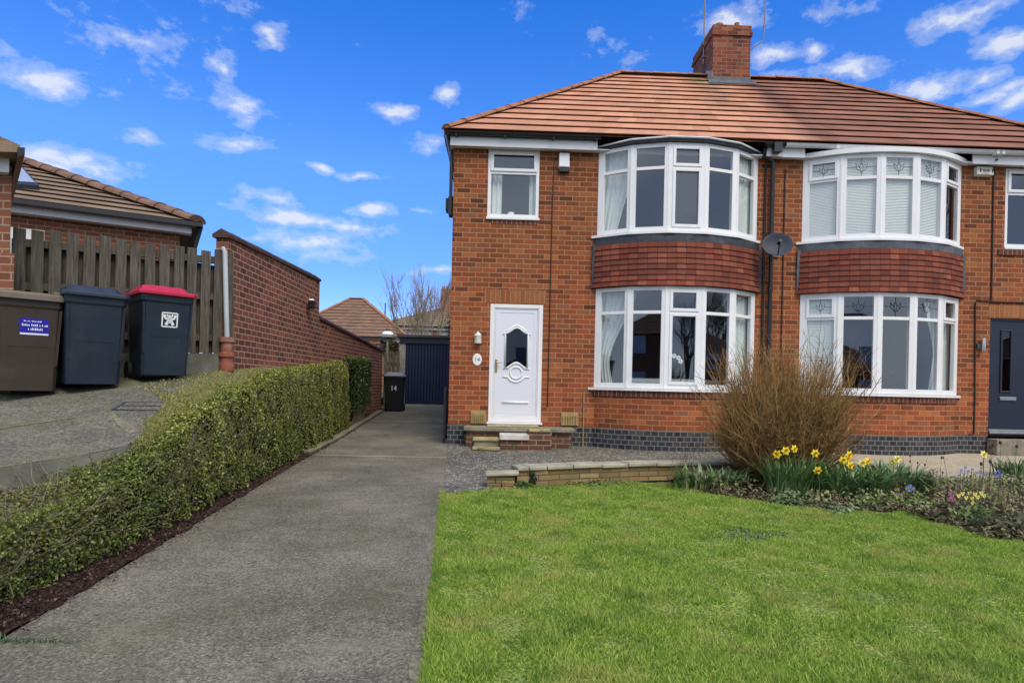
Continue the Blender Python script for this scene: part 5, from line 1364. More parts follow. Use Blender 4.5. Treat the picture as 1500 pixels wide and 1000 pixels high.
# window head seen over the fence, and the roof light
m = MB(); wa = at(18, 331, BP(3, .27, 0).y); wb = at(84, 336, BP(2, .27, 0).y)
sa = (wb-ea).dot(ddir)+.15; bbox(m, sa, sa+2.2, .20, .299, ze-.95, ze-.42); w_ = obj('window', m, white_upvc, bun)
m = MB(); bbox(m, sa+.1, sa+2.1, .185, .198, ze-.95, ze-.60); obj('pane', m, glass, w_)
def on_roof(px, py):
    r_ = Vector(sight(px, py)); o_ = Vector((0, 0, EYE)); p0 = BP(0, 0, ze); nr = (BP(1, 0, ze)-p0).cross(BP(0, 1, ze+pitch)-p0)
    return o_+r_*((p0-o_).dot(nr)/r_.dot(nr)), nr.normalized()*(1 if nr.z > 0 else -1)
q = [on_roof(*p) for p in ((8, 278), (58, 281), (34, 253), (8, 252))]; nrm = q[0][1]; c4 = [a_ for a_, _ in q]
cc = sum(c4, Vector((0, 0, 0)))/4
m = MB(); m.hexa([p-nrm*.05 for p in c4]+[p+nrm*.11 for p in c4]); sk = obj('roof_window', m, lead_dark, rf)
i4 = [cc+(p-cc)*.80+nrm*.125 for p in c4]; m = MB(); m.quad(*i4); obj('pane', m, plain('skylight_glass', (.42, .47, .50), .12, .05, 3.0, .8), sk)
# the nearer wing at the very edge
wg = thing('neighbour_wing', 'projecting brick corner with white bargeboard at the left picture edge', 'house wing', tuple(at(10, 440, 6.3)))
cx_ = at(14, 400, 6.3); bx_ = at(24, 400, 6.3); zt_ = at(12, 232, 6.3).z; zmid = at(20, 372, 6.3).z
sv = cx_.x/6.3-.06                      # direction of its splayed right-hand side
def splay(mb, x, y0, y1, z0, z1, zl=None):
    e = x+sv*(y1-y0)
    mb.hexa([(x-3, y0, z0), (x, y0, z0), (e, y1, z0), (e-3, y1, z0), (x-3, y0, z1 if zl is None else zl), (x, y0, z1), (e, y1, z1), (e-3, y1, z1 if zl is None else zl)])
    return mb
m = MB(); splay(m, cx_.x, 6.3, 9.0, zmid+.001, zt_); splay(m, bx_.x, 6.27, 9.0, .2, zmid); obj('wall', m, brick_neigh, wg)
ez_ = at(20, 216, 6.2).z; obj('fascia_board', splay(MB(), cx_.x+.05, 6.2, 6.296, zt_-.17, zt_+.02), white_board, wg)
xe = at(33, 221, 6.05).x; zz = at(40, 222, 6.05).z
obj('roof', splay(MB(), xe, 6.02, 9.2, zz-.02, zz+.05, zz+1.25), tile_neigh, wg)
m = MB(); m.hexa([(xe-.01, 6.0, zz-.07), (xe+.06, 6.0, zz-.05), (xe+.06+sv*3, 9.0, zz-.05), (xe-.01+sv*3, 9.0, zz-.07), (xe-.01, 6.0, zz+.02), (xe+.06, 6.0, zz+.02), (xe+.06+sv*3, 9.0, zz+.02), (xe-.01+sv*3, 9.0, zz+.02)]); obj('gutter', m, black_plastic, wg)
# white post next to it
m = MB(); p_ = at(18, 410, 6.7); m.box(p_.x-.015, p_.x+.03, 6.7, 6.75, .7, at(18, 350, 6.7).z); tag(obj('white_post', m, white_board, None), 'slim white upright at the left end of the fence', 'post')

# two far houses over the garage
t = thing('far_bungalow', 'far bungalow with mottled brown hipped roof above the boundary wall', 'bungalow', (-6.0, 33, .8))
Yf = 30.0; a_, b_ = at(408, 490, Yf).x, at(600, 490, Yf).x; ze_ = at(530, 493, Yf).z; zr_ = at(505, 440, Yf+4).z
hip_house(t, a_+.3, b_-.3, Yf, Yf+5.0, .4, ze_, zr_-.1, brick_neigh, tile_back, 12)
t = thing('far_house', 'far house with grey-brown hipped roof and brick chimney behind the garage', 'house', (-3.0, 43, .8))
Yf = 42.0; a_ = at(562, 480, Yf).x; ze_ = at(620, 478, Yf).z; zr_ = at(630, 446, Yf+4.5).z
rf = hip_house(t, a_, a_+13, Yf, Yf+9, .5, ze_, zr_, plain('far_render', (.50, .47, .42), .9, .1, 2.0), tile_back2, 11)
m = MB(); c0, c1 = at(646, 440, 45), at(661, 440, 45); m.box(c0.x, c1.x+.25, 44.6, 45.6, zr_-1.2, at(650, 424, 45).z); chb = obj('chimney', m, brick_neigh, rf)
for k in range(3): obj('chimney_pot', MB().lathe([(.13, at(650, 424, 45).z+.002), (.11, at(650, 419.5, 45).z)], (c0.x+.15+k*.3, 45.1, 0), 10), tile_ridge, chb)
m = MB(); m.box(at(633, 480, 41.9).x, at(645, 480, 41.9).x, 41.92, 41.99, ze_-1.6, ze_-.3); obj('brick_panel', m, brick_neigh, t)
m = MB(); p_ = at(564, 462, 36); m.tube([(p_.x, 36, .6), (p_.x, 36, at(564, 444, 36).z)], .035, 6); tag(obj('flue_pole', m, black_plastic, None), 'thin dark pole rising between the two far roofs', 'pole')

# ------------------------------------------------------------------ bare trees
def grow(mb, p, d, L, r, depth, spread=.5, up=.25, rng=rnd, minr=.006, kids=(2, 3), seg=4):
    pts = [Vector(p)]; dd = Vector(d).normalized()
    for k in range(seg):
        dd = (dd+Vector((rng.uniform(-1, 1), rng.uniform(-1, 1), rng.uniform(-.6, 1)))*.13+Vector((0, 0, up*.12))).normalized(); pts.append(pts[-1]+dd*L/seg)
    rs = [r*(1-.45*k/seg) for k in range(seg+1)]
    mb.tube(pts, rs, 5 if r > .02 else 3, cap=False)
    if depth <= 0: return
    for k in range(rng.randint(*kids)+1):
        i = rng.randint(max(1, seg//2), seg); q = pts[i]
        nd = (dd+Vector((rng.uniform(-1, 1), rng.uniform(-1, 1), rng.uniform(-.3, .9)))*spread).normalized()
        grow(mb, q, nd, L*rng.uniform(.6, .82), max(minr, rs[i]*.62), depth-1, spread, up, rng, minr, kids, seg)
def tree(name, label, base, h, trunk_r, depth, seed, mat, mat2, stems=1, spread=.55, minr=.008):
    t = thing(name, label, 'tree', base); rg = random.Random(seed); m = MB(); tw = MB(); b = Vector(base)
    for s in range(stems):
        d = Vector((rg.uniform(-.35, .35), rg.uniform(-.3, .3), 1)) if stems > 1 else Vector((.05, 0, 1))
        L = h*.34; pts = [b+Vector((rg.uniform(-.1, .1)*(stems > 1), 0, 0))]; dd = d.normalized()
        for k in range(4): dd = (dd+Vector((rg.uniform(-.1, .1), rg.uniform(-.1, .1), .05))).normalized(); pts.append(pts[-1]+dd*L/4)
        m.tube(pts, [trunk_r*(1-.12*k) for k in range(5)], 8)
        for k in range(5): grow(tw, pts[2+k % 3], (dd+Vector((rg.uniform(-1, 1), rg.uniform(-.8, .8), rg.uniform(.1, .8)))*.6), h*.28, trunk_r*.55, depth, spread, .35, rg, minr)
    obj('trunk', m, mat, t, smooth=True); obj('branches', tw, mat2, t)
    return t
tb = at(607, 500, 25.5)
tree('bare_tree', 'leafless small tree with fine pale branches behind the garage', (tb.x+.2, 25.5, .6), 5.5, .055, 3, 5, plain('pale_bark', (.27, .215, .14), .85, .3, 9.0), MATS['pale_bark'], stems=3, spread=.45, minr=.008)

# evergreen sprig behind house corner and shrub over the gate
def leaf_blob(n, c, r, size, rng=nrs, squash=(1, 1, 1), shell=.55):
    d = unit(rng.normal(size=(n, 3))); rr = (shell+(1-shell)*rng.rand(n, 1))
    lump = np.array([1+.35*noise.noise(Vector(q)*2.3+Vector(c)) for q in d]).reshape(-1, 1)
    P = np.array(c)+d*rr*lump*np.array(squash)*r
    N = unit(d+.8*rng.normal(size=(n, 3)))
    return leaf_quads(P, N, size*(.7+.6*rng.rand(n)), size*.55*(.7+.6*rng.rand(n)))
shrub_leaf = leafmat('shrub_leaf', (.030, .055, .014), (.09, .12, .03), (.20, .20, .07))
dark_leaf = leafmat('conifer_leaf', (.008, .022, .012), (.02, .05, .022))
t = thing('climbing_shrub', 'straggly olive green shrub topping the narrow gate by the garage', 'shrub', (-3.2, 19.8, .45))
c_ = at(571, 508, 19.9); V = leaf_blob(900, (c_.x, 19.9, c_.z-.05), .34, .07, squash=(.9, .6, 1.0)); raw_mesh('foliage', V, [(0, 1, 2, 3)], nrs.rand(len(V)), shrub_leaf, t)
m = MB(); m.tube([(c_.x, 19.9, .45), (c_.x+.03, 19.9, c_.z)], [.04, .02], 6); obj('stem', m, wood_dark, t)
t = thing('conifer_shrub', 'dark evergreen sprig showing beside the house corner over the garage', 'shrub', (-1.0, 20.6, .45))
c_ = at(664, 472, 20.6); V = leaf_blob(1100, (c_.x+.12, 20.6, c_.z-.2), .55, .07, squash=(.7, .6, 1.2)); raw_mesh('foliage', V, [(0, 1, 2, 3)], nrs.rand(len(V)), dark_leaf, t)
m = MB(); m.tube([(c_.x+.1, 20.6, .45), (c_.x+.12, 20.6, c_.z)], [.05, .02], 6); obj('stem', m, wood_dark, t)

# ------------------------------------------------------------------ the clipped hedge
def hedge_h(y): return interp(y, HHY, HHV)
def hedge_th(y): return interp(y, HTY, HTV)
def hedge_cloud(n, y0, y1, wild):
    y = y0+(y1-y0)*nrs.rand(n); face = nrs.rand(n)
    bulge = np.array([noise.noise((a*1.9, f*2.2, 3))*.09+noise.noise((a*6, f*6, 1))*.055 for a, f in zip(y, face)])
    hf = np.array([hedge_front(a) for a in y]); H = np.array([hedge_h(a) for a in y]); T = np.array([hedge_th(a) for a in y]); G = np.array([gz(a) for a in y])
    s = face*(H+T)                     # run up the front then over the top
    front = s < H
    dep = np.abs(nrs.normal(size=n))*(.035+.05*wild)
    rc = .12
    zf = np.where(front, .04+s*.97, H); xo = np.where(front, 0, -(s-H))
    # round the shoulder
    k = np.clip((zf-(H-rc))/rc, 0, 1); xo = np.where(front, xo-rc*(1-np.sqrt(np.clip(1-k*k, 0, 1))), xo-.02)
    # slight lean of the face and a raised ragged top
    x = hf+xo-.10*(zf/np.maximum(H, .1))+np.where(front, bulge-dep, 0)
    z = G+zf+np.where(front, 0, bulge*.8-dep*.8)
    nx = np.where(front, 1.0, .15); nzv = np.where(front, .35, 1.0)
    N = unit(np.stack([nx, -.25+0*nx, nzv], 1)+.75*nrs.normal(size=(n, 3)))
    P = np.stack([x, y, z], 1)
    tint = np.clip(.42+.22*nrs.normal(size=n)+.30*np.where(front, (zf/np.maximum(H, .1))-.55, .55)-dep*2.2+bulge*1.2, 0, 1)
    return P, N, tint
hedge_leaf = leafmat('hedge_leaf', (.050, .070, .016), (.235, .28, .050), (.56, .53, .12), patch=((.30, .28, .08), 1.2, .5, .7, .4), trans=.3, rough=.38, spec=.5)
hg = thing('hedge', 'long clipped small-leaved green hedge, sparse and twiggy at the near end', 'hedge', (-3.0, 7.5, -.1))
P1, N1, T1 = hedge_cloud(52000, 5.2, 12.85, 0); s1 = .021+.016*nrs.rand(len(P1))
P2, N2, T2 = hedge_cloud(30000, 2.2, 5.4, .7); s2 = .016+.013*nrs.rand(len(P2)); T2 = T2*.72
# leafy far end face
n = 2600; x = -3.02-.62*nrs.rand(n); z = gz(12.9)+.05+1.22*nrs.rand(n); P3 = np.stack([x-.1*(z/1.3), 12.85+.05*nrs.normal(size=n), z], 1); N3 = unit(np.stack([.3+0*x, .2+0*x, .3+0*x], 1)+nrs.normal(size=(n, 3))); T3 = np.clip(.35+.2*nrs.normal(size=n), 0, 1)
P_, N_, T_ = np.concatenate([P1, P2, P3]), np.concatenate([N1, N2, N3]), np.concatenate([T1, T2, T3]); S_ = np.concatenate([s1, s2, .03+0*T3])
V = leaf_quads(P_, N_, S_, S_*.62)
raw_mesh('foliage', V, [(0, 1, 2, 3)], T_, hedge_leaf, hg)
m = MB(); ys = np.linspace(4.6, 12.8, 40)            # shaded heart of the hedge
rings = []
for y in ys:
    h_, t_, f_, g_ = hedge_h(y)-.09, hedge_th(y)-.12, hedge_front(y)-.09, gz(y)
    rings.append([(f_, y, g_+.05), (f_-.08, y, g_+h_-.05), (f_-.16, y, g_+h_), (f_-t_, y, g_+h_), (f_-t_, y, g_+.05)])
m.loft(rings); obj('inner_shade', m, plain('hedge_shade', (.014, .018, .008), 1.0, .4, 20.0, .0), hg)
tw = MB(); rg = random.Random(3)
for k in range(1900):                                 # bare twigs of the near part
    y = 2.3+3.9*rg.random()**1.1; h_, f_, g_ = hedge_h(y), hedge_front(y), gz(y)
    p = Vector((f_-.06-.5*rg.random(), y+rg.uniform(-.1, .1), g_+.03+h_*rg.random()*.8)); d = Vector((rg.uniform(-.9, .9), rg.uniform(-1, 1), rg.uniform(-.15, .8))).normalized(); L = rg.uniform(.10, .34); pts = [p]
    for q in range(4):
        d = (d+Vector((rg.uniform(-1, 1), rg.uniform(-1, 1), rg.uniform(-.6, .8)))*.35).normalized(); np_ = pts[-1]+d*L/4
        np_.x = min(np_.x, f_+.07); np_.z = min(np_.z, g_+h_+.025); pts.append(np_)
    tw.tube(pts, [.0032, .003, .0027, .0022, .0015], 3, cap=False)
for k in range(900):
    y = 5+7.6*rg.random(); h_, f_, g_ = hedge_h(y), hedge_front(y), gz(y); p = Vector((f_-.05-.06*rg.random(), y, g_+h_*rg.random()*.9)); d = Vector((.4, rg.uniform(-.6, .6), .8)).normalized()
    tw.tube([p, p+d*.07, p+d*.14+Vector((0, 0, .03))], [.003, .0026, .0015], 3, cap=False)
obj('twigs', tw, plain('hedge_twig', (.15, .125, .075), .8, .35, 12.0), hg)
tw = MB()                                             # dead tangle on the near shoulder
for k in range(190):
    y = rg.uniform(3.9, 5.0); x = hedge_front(y)-.35-.55*rg.random(); z = gz(y)+hedge_h(y)-.12+.06*rg.random(); d = Vector((rg.uniform(-.3, 1), rg.uniform(-1, .2), rg.uniform(-.1, .5))).normalized(); pts = [Vector((x, y, z))]
    for q in range(4): d = (d+Vector((rg.uniform(-1, 1), rg.uniform(-1, 1), rg.uniform(-.9, .5)))*.3).normalized(); pts.append(pts[-1]+d*.06)
    tw.tube(pts, [.0035, .0035, .003, .0025, .002], 3, cap=False)
obj('dead_stems', tw, plain('dead_stem', (.26, .215, .135), .9, .3, 12.0), hg)
# darker bush clipped square beyond it
b2 = thing('privet_bush', 'darker taller clipped bush beyond the far end of the hedge', 'bush', (-3.2, 14.0, .1))
n = 9000; Y0, Y1, X0_, X1_ = 13.35, 14.75, -3.32, -2.90
u = nrs.rand(n); P = np.zeros((n, 3)); f = nrs.rand(n); G = gz(14)
zt_ = at(487, 527, 14.0).z
P[:, 1] = Y0+(Y1-Y0)*nrs.rand(n); P[:, 0] = np.where(f < .45, X1_-.07*np.abs(nrs.normal(size=n)), X0_+(X1_-X0_)*nrs.rand(n)); P[:, 2] = np.where(f < .45, G+.35+(zt_-G-.35)*nrs.rand(n)**.8, zt_+.03*nrs.normal(size=n))
fr_ = f > .70; P[fr_, 1] = Y0+.05*nrs.normal(size=fr_.sum()); P[fr_, 2] = G+.25+(zt_-G-.25)*nrs.rand(fr_.sum())
N = unit(np.stack([np.where(f < .45, 1., .2), -.4+0*u, np.where(f < .45, .3, .8)], 1)+.8*nrs.normal(size=(n, 3)))
V = leaf_quads(P, N, .03+.02*nrs.rand(n), .02+.012*nrs.rand(n)); raw_mesh('foliage', V, [(0, 1, 2, 3)], np.clip(.30+.18*nrs.normal(size=n)+.30*(f >= .45)*(f < .7), 0, 1), leafmat('privet_leaf', (.018, .034, .010), (.075, .13, .028), (.22, .28, .07), trans=.25, rough=.4, spec=.5), b2)
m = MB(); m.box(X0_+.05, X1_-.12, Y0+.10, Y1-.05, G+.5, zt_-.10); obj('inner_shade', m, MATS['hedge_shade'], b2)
m = MB()
for k in range(9): y = Y0+.1+.14*k; m.tube([(X1_-.15, y, G), (X1_-.12, y+.03, G+.3), (X1_-.17, y+rg.uniform(-.1, .1), G+.75)], [.018, .014, .010], 5)
obj('stems', m, wood_grey, b2)

# ------------------------------------------------------------------ flower bed planting
BB = Vector((3.52, 7.40, gz(7.40)))
bush = thing('bare_bush', 'large rounded leafless brown twiggy bush in front of the bays', 'bush', BB)
rg = random.Random(21); tw = MB(); tw2 = MB(); dk = MB()
def stem(mb, p, d, L, r, bend, rg, n=7, zmax=9):
    pts = [p.copy()]; d = d.normalized()
    for k in range(n):
        d = (d+Vector((rg.uniform(-1, 1), rg.uniform(-1, 1), rg.uniform(-.7, .9)))*bend).normalized(); pts.append(pts[-1]+d*L/n)
    mb.tube(pts, [r*(1-.7*k/n) for k in range(n+1)], 3, cap=False); return pts, d
for k in range(760):
    a_ = rg.uniform(0, 2*math.pi); rr = .30*math.sqrt(rg.random()); p = BB+Vector((rr*math.cos(a_), rr*.8*math.sin(a_), .0))
    out = rg.random()**1.0; a2 = a_+rg.uniform(-.7, .7)
    el = 1.54-.86*out; d = Vector((math.cos(a2)*math.cos(el), math.sin(a2)*math.cos(el)*.8, math.sin(el)))
    L = (1.98-.98*out)*rg.uniform(.5, 1.0); pts, dd = stem(tw if rg.random() < .75 else tw2, p, d, L, rg.choice([.004, .005, .006, .007, .011]), .17, rg)
    for q in range(rg.randint(4, 8)):
        i = rg.randint(2, 6); d2 = (pts[i]-pts[i-1]).normalized()+Vector((rg.uniform(-1, 1), rg.uniform(-1, 1), rg.uniform(-.2, 1.0)))*.62
        p2, _ = stem(tw if rg.random() < .75 else tw2, pts[i], d2, rg.uniform(.16, .46)*(1.15-.3*out), rg.uniform(.0026, .0044), .26, rg, 5)
        for w_ in range(rg.randint(2, 3)):
            d3 = Vector((rg.uniform(-1, 1), rg.uniform(-1, 1), rg.uniform(-.2, 1.2))); stem(tw, p2[rg.randint(1, 4)], d3, rg.uniform(.07, .18), .0022, .3, rg, 3)
for k in range(190):
    a_ = rg.uniform(0, 2*math.pi); rr = .34*math.sqrt(rg.random()); pts, dd = stem(tw, BB+Vector((rr*math.cos(a_), rr*.8*math.sin(a_), 0)), Vector((rr*1.1*math.cos(a_), rr*math.sin(a_), 1)), rg.uniform(1.0, 1.75), rg.choice([.005, .006, .009, .012]), .12, rg)
    for q in range(6):
        stem(tw, pts[rg.randint(2, 6)], dd+Vector((rg.uniform(-1, 1), rg.uniform(-1, 1), rg.uniform(0, 1)))*.6, rg.uniform(.12, .38), .003, .25, rg, 4)
for k in range(380):
    a_ = rg.uniform(0, 2*math.pi); rr = .42*math.sqrt(rg.random()); p = BB+Vector((rr*math.cos(a_), rr*.8*math.sin(a_), -.02)); d = Vector((math.cos(a_)*.5, math.sin(a_)*.5, rg.uniform(.2, 1)))
    stem(dk, p, d, rg.uniform(.2, .55), rg.uniform(.004, .008), .35, rg, 5)
obj('twigs', tw, plain('bush_twig', (.29, .165, .062), .8, .35, 7.0, .2), bush)
obj('old_twigs', tw2, plain('bush_twig_old', (.115, .075, .038), .85, .3, 7.0, .2), bush)
obj('dark_stems', dk, plain('bush_base', (.055, .038, .026), .9, .35, 7.0, .1), bush)

strap = leafmat('strap_leaf', (.06, .12, .045), (.14, .25, .085), (.32, .42, .13), trans=.15, rough=.4, spec=.45)
def blades(n, c, rx, ry, L, W, lean, rng=nrs, segs=4):
    """arching strap leaves: each blade 2*(segs+1) corners"""
    c = np.array(c); a_ = rng.rand(n)*2*np.pi; r_ = np.sqrt(rng.rand(n)); base = np.stack([c[0]+rx*r_*np.cos(a_), c[1]+ry*r_*np.sin(a_), np.full(n, c[2])], 1)
    la = a_+.9*rng.normal(size=n); ln_ = lean*(.25+rng.rand(n)); Ls = L*(.6+.5*rng.rand(n)); Ws = W*(.7+.6*rng.rand(n)); side = np.stack([-np.sin(la), np.cos(la), np.zeros(n)], 1)
    out = []
    for k in range(segs+1):
        t_ = k/segs; th = ln_*(.35+1.5*t_*t_); 
        h = Ls*t_*np.cos(np.minimum(th*.6, 1.4)); o = Ls*t_*np.sin(np.minimum(th*.8, 1.5))
        p = base+np.stack([np.cos(la)*o, np.sin(la)*o, h], 1); w = (Ws*(1-t_**3)*.5)[:, None]
        out += [p-side*w, p+side*w]
    return np.stack(out, 1), [(2*k, 2*k+1, 2*k+3, 2*k+2) for k in range(segs)]
# green daffodil leaves in clumps
for lab, px, py, n, rx, ry, L, lean in (
    ('dense blue-green daffodil leaf clump right in front of the brown bush', 1160, 730, 230, .26, .12, .50, .50),
    ('spreading daffodil leaf clump just right of the brown bush', 1245, 732, 330, .40, .18, .46, .75),
    ('arching mixed green leaf clump furthest right behind the pale flowers', 1310, 722, 300, .38, .2, .40, .95),
    ('glossy green leaf clump in front of the low wall left of the brown bush', 1040, 718, 260, .40, .12, .30, .8)):
    c_ = onground(px, py); t = thing('daffodil_leaves', lab, 'plant', c_, 0, 'leaf clumps in the flower bed')
    V, F = blades(n, (c_.x, c_.y, c_.z+.01), rx, ry, L, .027 if lean < .78 else .031, lean); raw_mesh('leaves', V, F, np.clip(.42+.25*nrs.normal(size=n), 0, 1), strap, t)
c_ = onground(1500, 704); t = thing('daffodil_leaves', 'low green leaf clump at the right picture edge beside the pale path', 'plant', c_, 0, 'leaf clumps in the flower bed')
V, F = blades(120, (c_.x+.15, c_.y+.3, c_.z+.01), .3, .18, .34, .022, .8); raw_mesh('leaves', V, F, np.clip(.42+.25*nrs.normal(size=120), 0, 1), strap, t)

def flower_parts(face):
    """six petals and a trumpet about the origin, facing the direction given"""
    f = Vector(face).normalized(); s = f.cross(Vector((0, 0, 1))).normalized(); u = s.cross(f); pm = MB(); tm = MB()
    for k in range(6):
        a_ = k*math.pi/3; r_ = s*math.cos(a_)+u*math.sin(a_); w = s*-math.sin(a_)+u*math.cos(a_); i = len(pm.v)
        pm.v += [r_*.006, r_*.026+w*.015+f*.004, r_*.047+f*.001, r_*.026-w*.015+f*.004]; pm.f.append((i, i+1, i+2, i+3))
    rings = [[f*d+(s*math.cos(2*math.pi*k/10)+u*math.sin(2*math.pi*k/10))*r_ for k in range(10)] for d, r_ in ((.0, .008), (.018, .012), (.030, .018))]
    tm.loft(rings, True, False); return pm, tm
stem_green = plain('flower_stem', (.07, .13, .04), .6, .2, 20.0)
def daffodil(px, py, Y, lab, petal, gold, face, sc=1.0, group='daffodils in the flower bed'):
    h = at(px, py, Y); b = Vector((h.x+rg.uniform(-.03, .03), Y+rg.uniform(-.03, .03), gz(Y)+.02))
    t = thing('daffodil', lab, 'daffodil', b, 0, group)
    m = MB(); m.tube([b, b.lerp(h, .6)+Vector((.012, 0, 0)), h-Vector((0, 0, .015)), h], [.0055, .005, .0045, .004], 5); obj('stem', m, stem_green, t)
    pm, tm = flower_parts(face); pm.v = [v*sc+h for v in pm.v]; tm.v = [v*sc+h for v in tm.v]
    obj('petals', pm, petal, t); obj('trumpet', tm, gold, t)
for a in ((1138.5, 665, 6.55, 'leftmost yellow daffodil of the row against the brown bush', petal_yellow, trumpet_gold, (-.7, -.6, .1)),
          (1151, 660, 6.55, 'second yellow daffodil from the left against the brown bush', petal_yellow, trumpet_gold, (-.2, -1, .15)),
          (1163.5, 657, 6.55, 'highest yellow daffodil of the left trio against the brown bush', petal_yellow, trumpet_gold, (.3, -1, .2)),
          (1194, 663.5, 6.55, 'single yellow daffodil just right of the left trio', petal_yellow, trumpet_gold, (.0, -1, .0)),
          (1197.5, 688.5, 6.45, 'lowest daffodil, small and half open below the single one', petal_yellow, trumpet_gold, (-.1, -1, -.2)),
          (1244, 665.5, 6.55, 'topmost yellow daffodil of the tight middle cluster', petal_yellow, trumpet_gold, (.1, -1, .1)),
          (1235, 673.5, 6.5, 'left yellow daffodil of the tight middle cluster', petal_yellow, trumpet_gold, (-.3, -1, .0)),
          (1241, 672, 6.55, 'central yellow daffodil of the tight middle cluster', petal_yellow, trumpet_gold, (.2, -1, .2)),
          (1245.5, 681, 6.5, 'bottom yellow daffodil of the tight middle cluster', petal_yellow, trumpet_gold, (.1, -1, .1)),
          (1263, 678, 6.55, 'left paler daffodil of the pair right of the middle cluster', petal_pale, trumpet_gold, (-.4, -1, .1)),
          (1270, 675, 6.55, 'right yellow daffodil of the pair right of the middle cluster', petal_yellow, trumpet_gold, (.4, -1, .1)),
          (1314, 672, 7.1, 'pale cream-yellow daffodil standing before the pale path', petal_pale, petal_pale, (-.3, -1, .3)),
          (1309, 676, 7.1, 'faded cream daffodil beside the other cream one', petal_pale, petal_pale, (-.8, -.6, .0)),
          (1441, 665, 7.0, 'lone pale yellow daffodil near the navy door side', petal_pale, petal_yellow, (.2, -1, .4))):
    daffodil(*a, sc=rg.uniform(.98, 1.18))
V = None
# low leafy plants on the lawn edge
greyleaf = leafmat('grey_green_leaf', (.05, .085, .035), (.13, .18, .075), (.24, .28, .13), trans=.12, rough=.6)
freshleaf = leafmat('fresh_leaf', (.03, .065, .014), (.09, .15, .03), (.22, .25, .08), trans=.15, rough=.5)
bronze = leafmat('bronze_leaf', (.035, .028, .016), (.075, .075, .03), (.16, .17, .07), trans=.1, rough=.55)
def mound(name, lab, px, py, n, r, h, size, mat, group='low plants along the lawn edge', up=.75):
    c_ = onground(px, py); t = thing(name, lab, 'plant', c_, 0, group)
    d = unit(nrs.normal(size=(n, 3))); d[:, 2] = np.abs(d[:, 2]); rr = .35+.65*nrs.rand(n, 1)**.5
    lump = np.array([1+.4*noise.noise((q[0]*2.5+px, q[1]*2.5, q[2]*2)) for q in d]).reshape(-1, 1)
    P = np.array(c_)+d*rr*lump*np.array((r, r*.6, h)); N = unit(d*.6+np.array((0, -.3, up))+.55*nrs.normal(size=(n, 3)))
    V = leaf_quads(P, N, size*(.6+.8*nrs.rand(n)), size*.62*(.6+.8*nrs.rand(n)), .15)
    raw_mesh('foliage', V, [(0, 1, 2, 3)], np.clip(.30+.22*nrs.normal(size=n)+.35*d[:, 2]*rr[:, 0], 0, 1), mat, t)
    m = MB()
    for k in range(7): a_ = k*.9; m.tube([c_, c_+Vector((r*.4*math.cos(a_), r*.3*math.sin(a_), h*.6))], [.006, .003], 4)
    obj('stems', m, wood_dark, t); return t, c_
mound('sedum_plant', 'rounded grey-green rosette plant at lawn edge left of the daffodil clumps', 1158, 741, 230, .20, .14, .055, greyleaf)
mound('sedum_plant', 'low grey-green leaf mat at lawn edge below the middle daffodils', 1232, 750, 220, .26, .08, .055, greyleaf)
mound('primrose_plant', 'pale green leafy plant at lawn edge right of the grey-green mat', 1275, 743, 220, .20, .13, .075, freshleaf)
mound('leafy_plant', 'bushy mid-green foliage between the leaf clumps and pale path', 1335, 742, 300, .30, .13, .05, freshleaf)
mound('leafy_plant', 'fine pale green foliage spread before the pale path on the right', 1400, 712, 420, .55, .12, .04, freshleaf)
mound('leafy_plant', 'bushy green foliage at the right edge behind the pink flower', 1480, 716, 380, .5, .16, .045, freshleaf)
mound('hellebore_plant', 'dark bronze leafy plant at the lawn corner, left one of the right group', 1395, 766, 230, .20, .14, .06, bronze)
mound('hellebore_plant', 'bronze and green broad-leaved plant nearest the right picture edge', 1475, 782, 520, .36, .19, .06, bronze)
mound('hellebore_plant', 'broad-leaved plant between the bronze corner plant and the edge one', 1436, 770, 380, .26, .17, .058, freshleaf)
mound('weed_patch', 'flat patch of darker broad-leaved weeds in the lawn', 1098, 786, 420, .42, .05, .036, leafmat('weed_leaf', (.05, .09, .03), (.11, .17, .055), (.22, .26, .10), trans=.1), group=None)
mound('creeping_plant', 'small green weed growing at the foot of the garden wall left end', 765, 716, 200, .13, .10, .04, freshleaf, group=None)
mound('ivy_sprig', 'dark ivy sprig climbing the corner of the low garden wall', 778, 712, 190, .07, .20, .035, dark_leaf, group=None)
mound('creeping_plant', 'low green weeds along the foot of the garden wall middle', 880, 710, 260, .45, .06, .04, freshleaf, group=None)
# small flowers
def dots(name, lab, cat, pts, Y, petal, r, n=5, group='small flowers in the bed'):
    P = [at(px, py, Y) for px, py in pts]; b = Vector((sum(p.x for p in P)/len(P), Y, gz(Y)+.02)); t = thing(name, lab, cat, b, 0, group)
    for p in P:
        m = MB(); s = MB()
        for k in range(n):
            a_ = 2*math.pi*k/n; m.sphere((p.x+r*.75*math.cos(a_), p.y-.01*(k % 2), p.z+r*.75*math.sin(a_)), r*.62, 6, 4, (1, .5, 1))
        s.tube([(p.x, p.y+.02, gz(Y)+.02), (p.x, p.y+.005, p.z)], .0035, 4)
        obj('stem', s, stem_green, t); obj('petals', m, petal, t)
dots('primrose', 'cluster of pale yellow primroses among leaves on the right', 'primroses', [(1404, 726), (1410, 723), (1420, 722), (1428, 724), (1424, 730), (1432, 728), (1437, 722), (1424, 736), (1415, 729), (1441, 726)], 6.25, petal_pale, .018)
dots('bluebell', 'hazy blue flower cluster before the pale path near the lone daffodil', 'blue flowers', [(1408, 688), (1414, 684), (1418, 690), (1424, 687), (1430, 692), (1436, 690), (1412, 694), (1440, 696), (1404, 696)], 7.0, petal_blue, .014)
dots('bluebell', 'two blue flower heads at the right beside a dark dry stem', 'blue flowers', [(1458, 692), (1463, 690), (1467, 695), (1461, 697)], 6.9, petal_blue, .016)
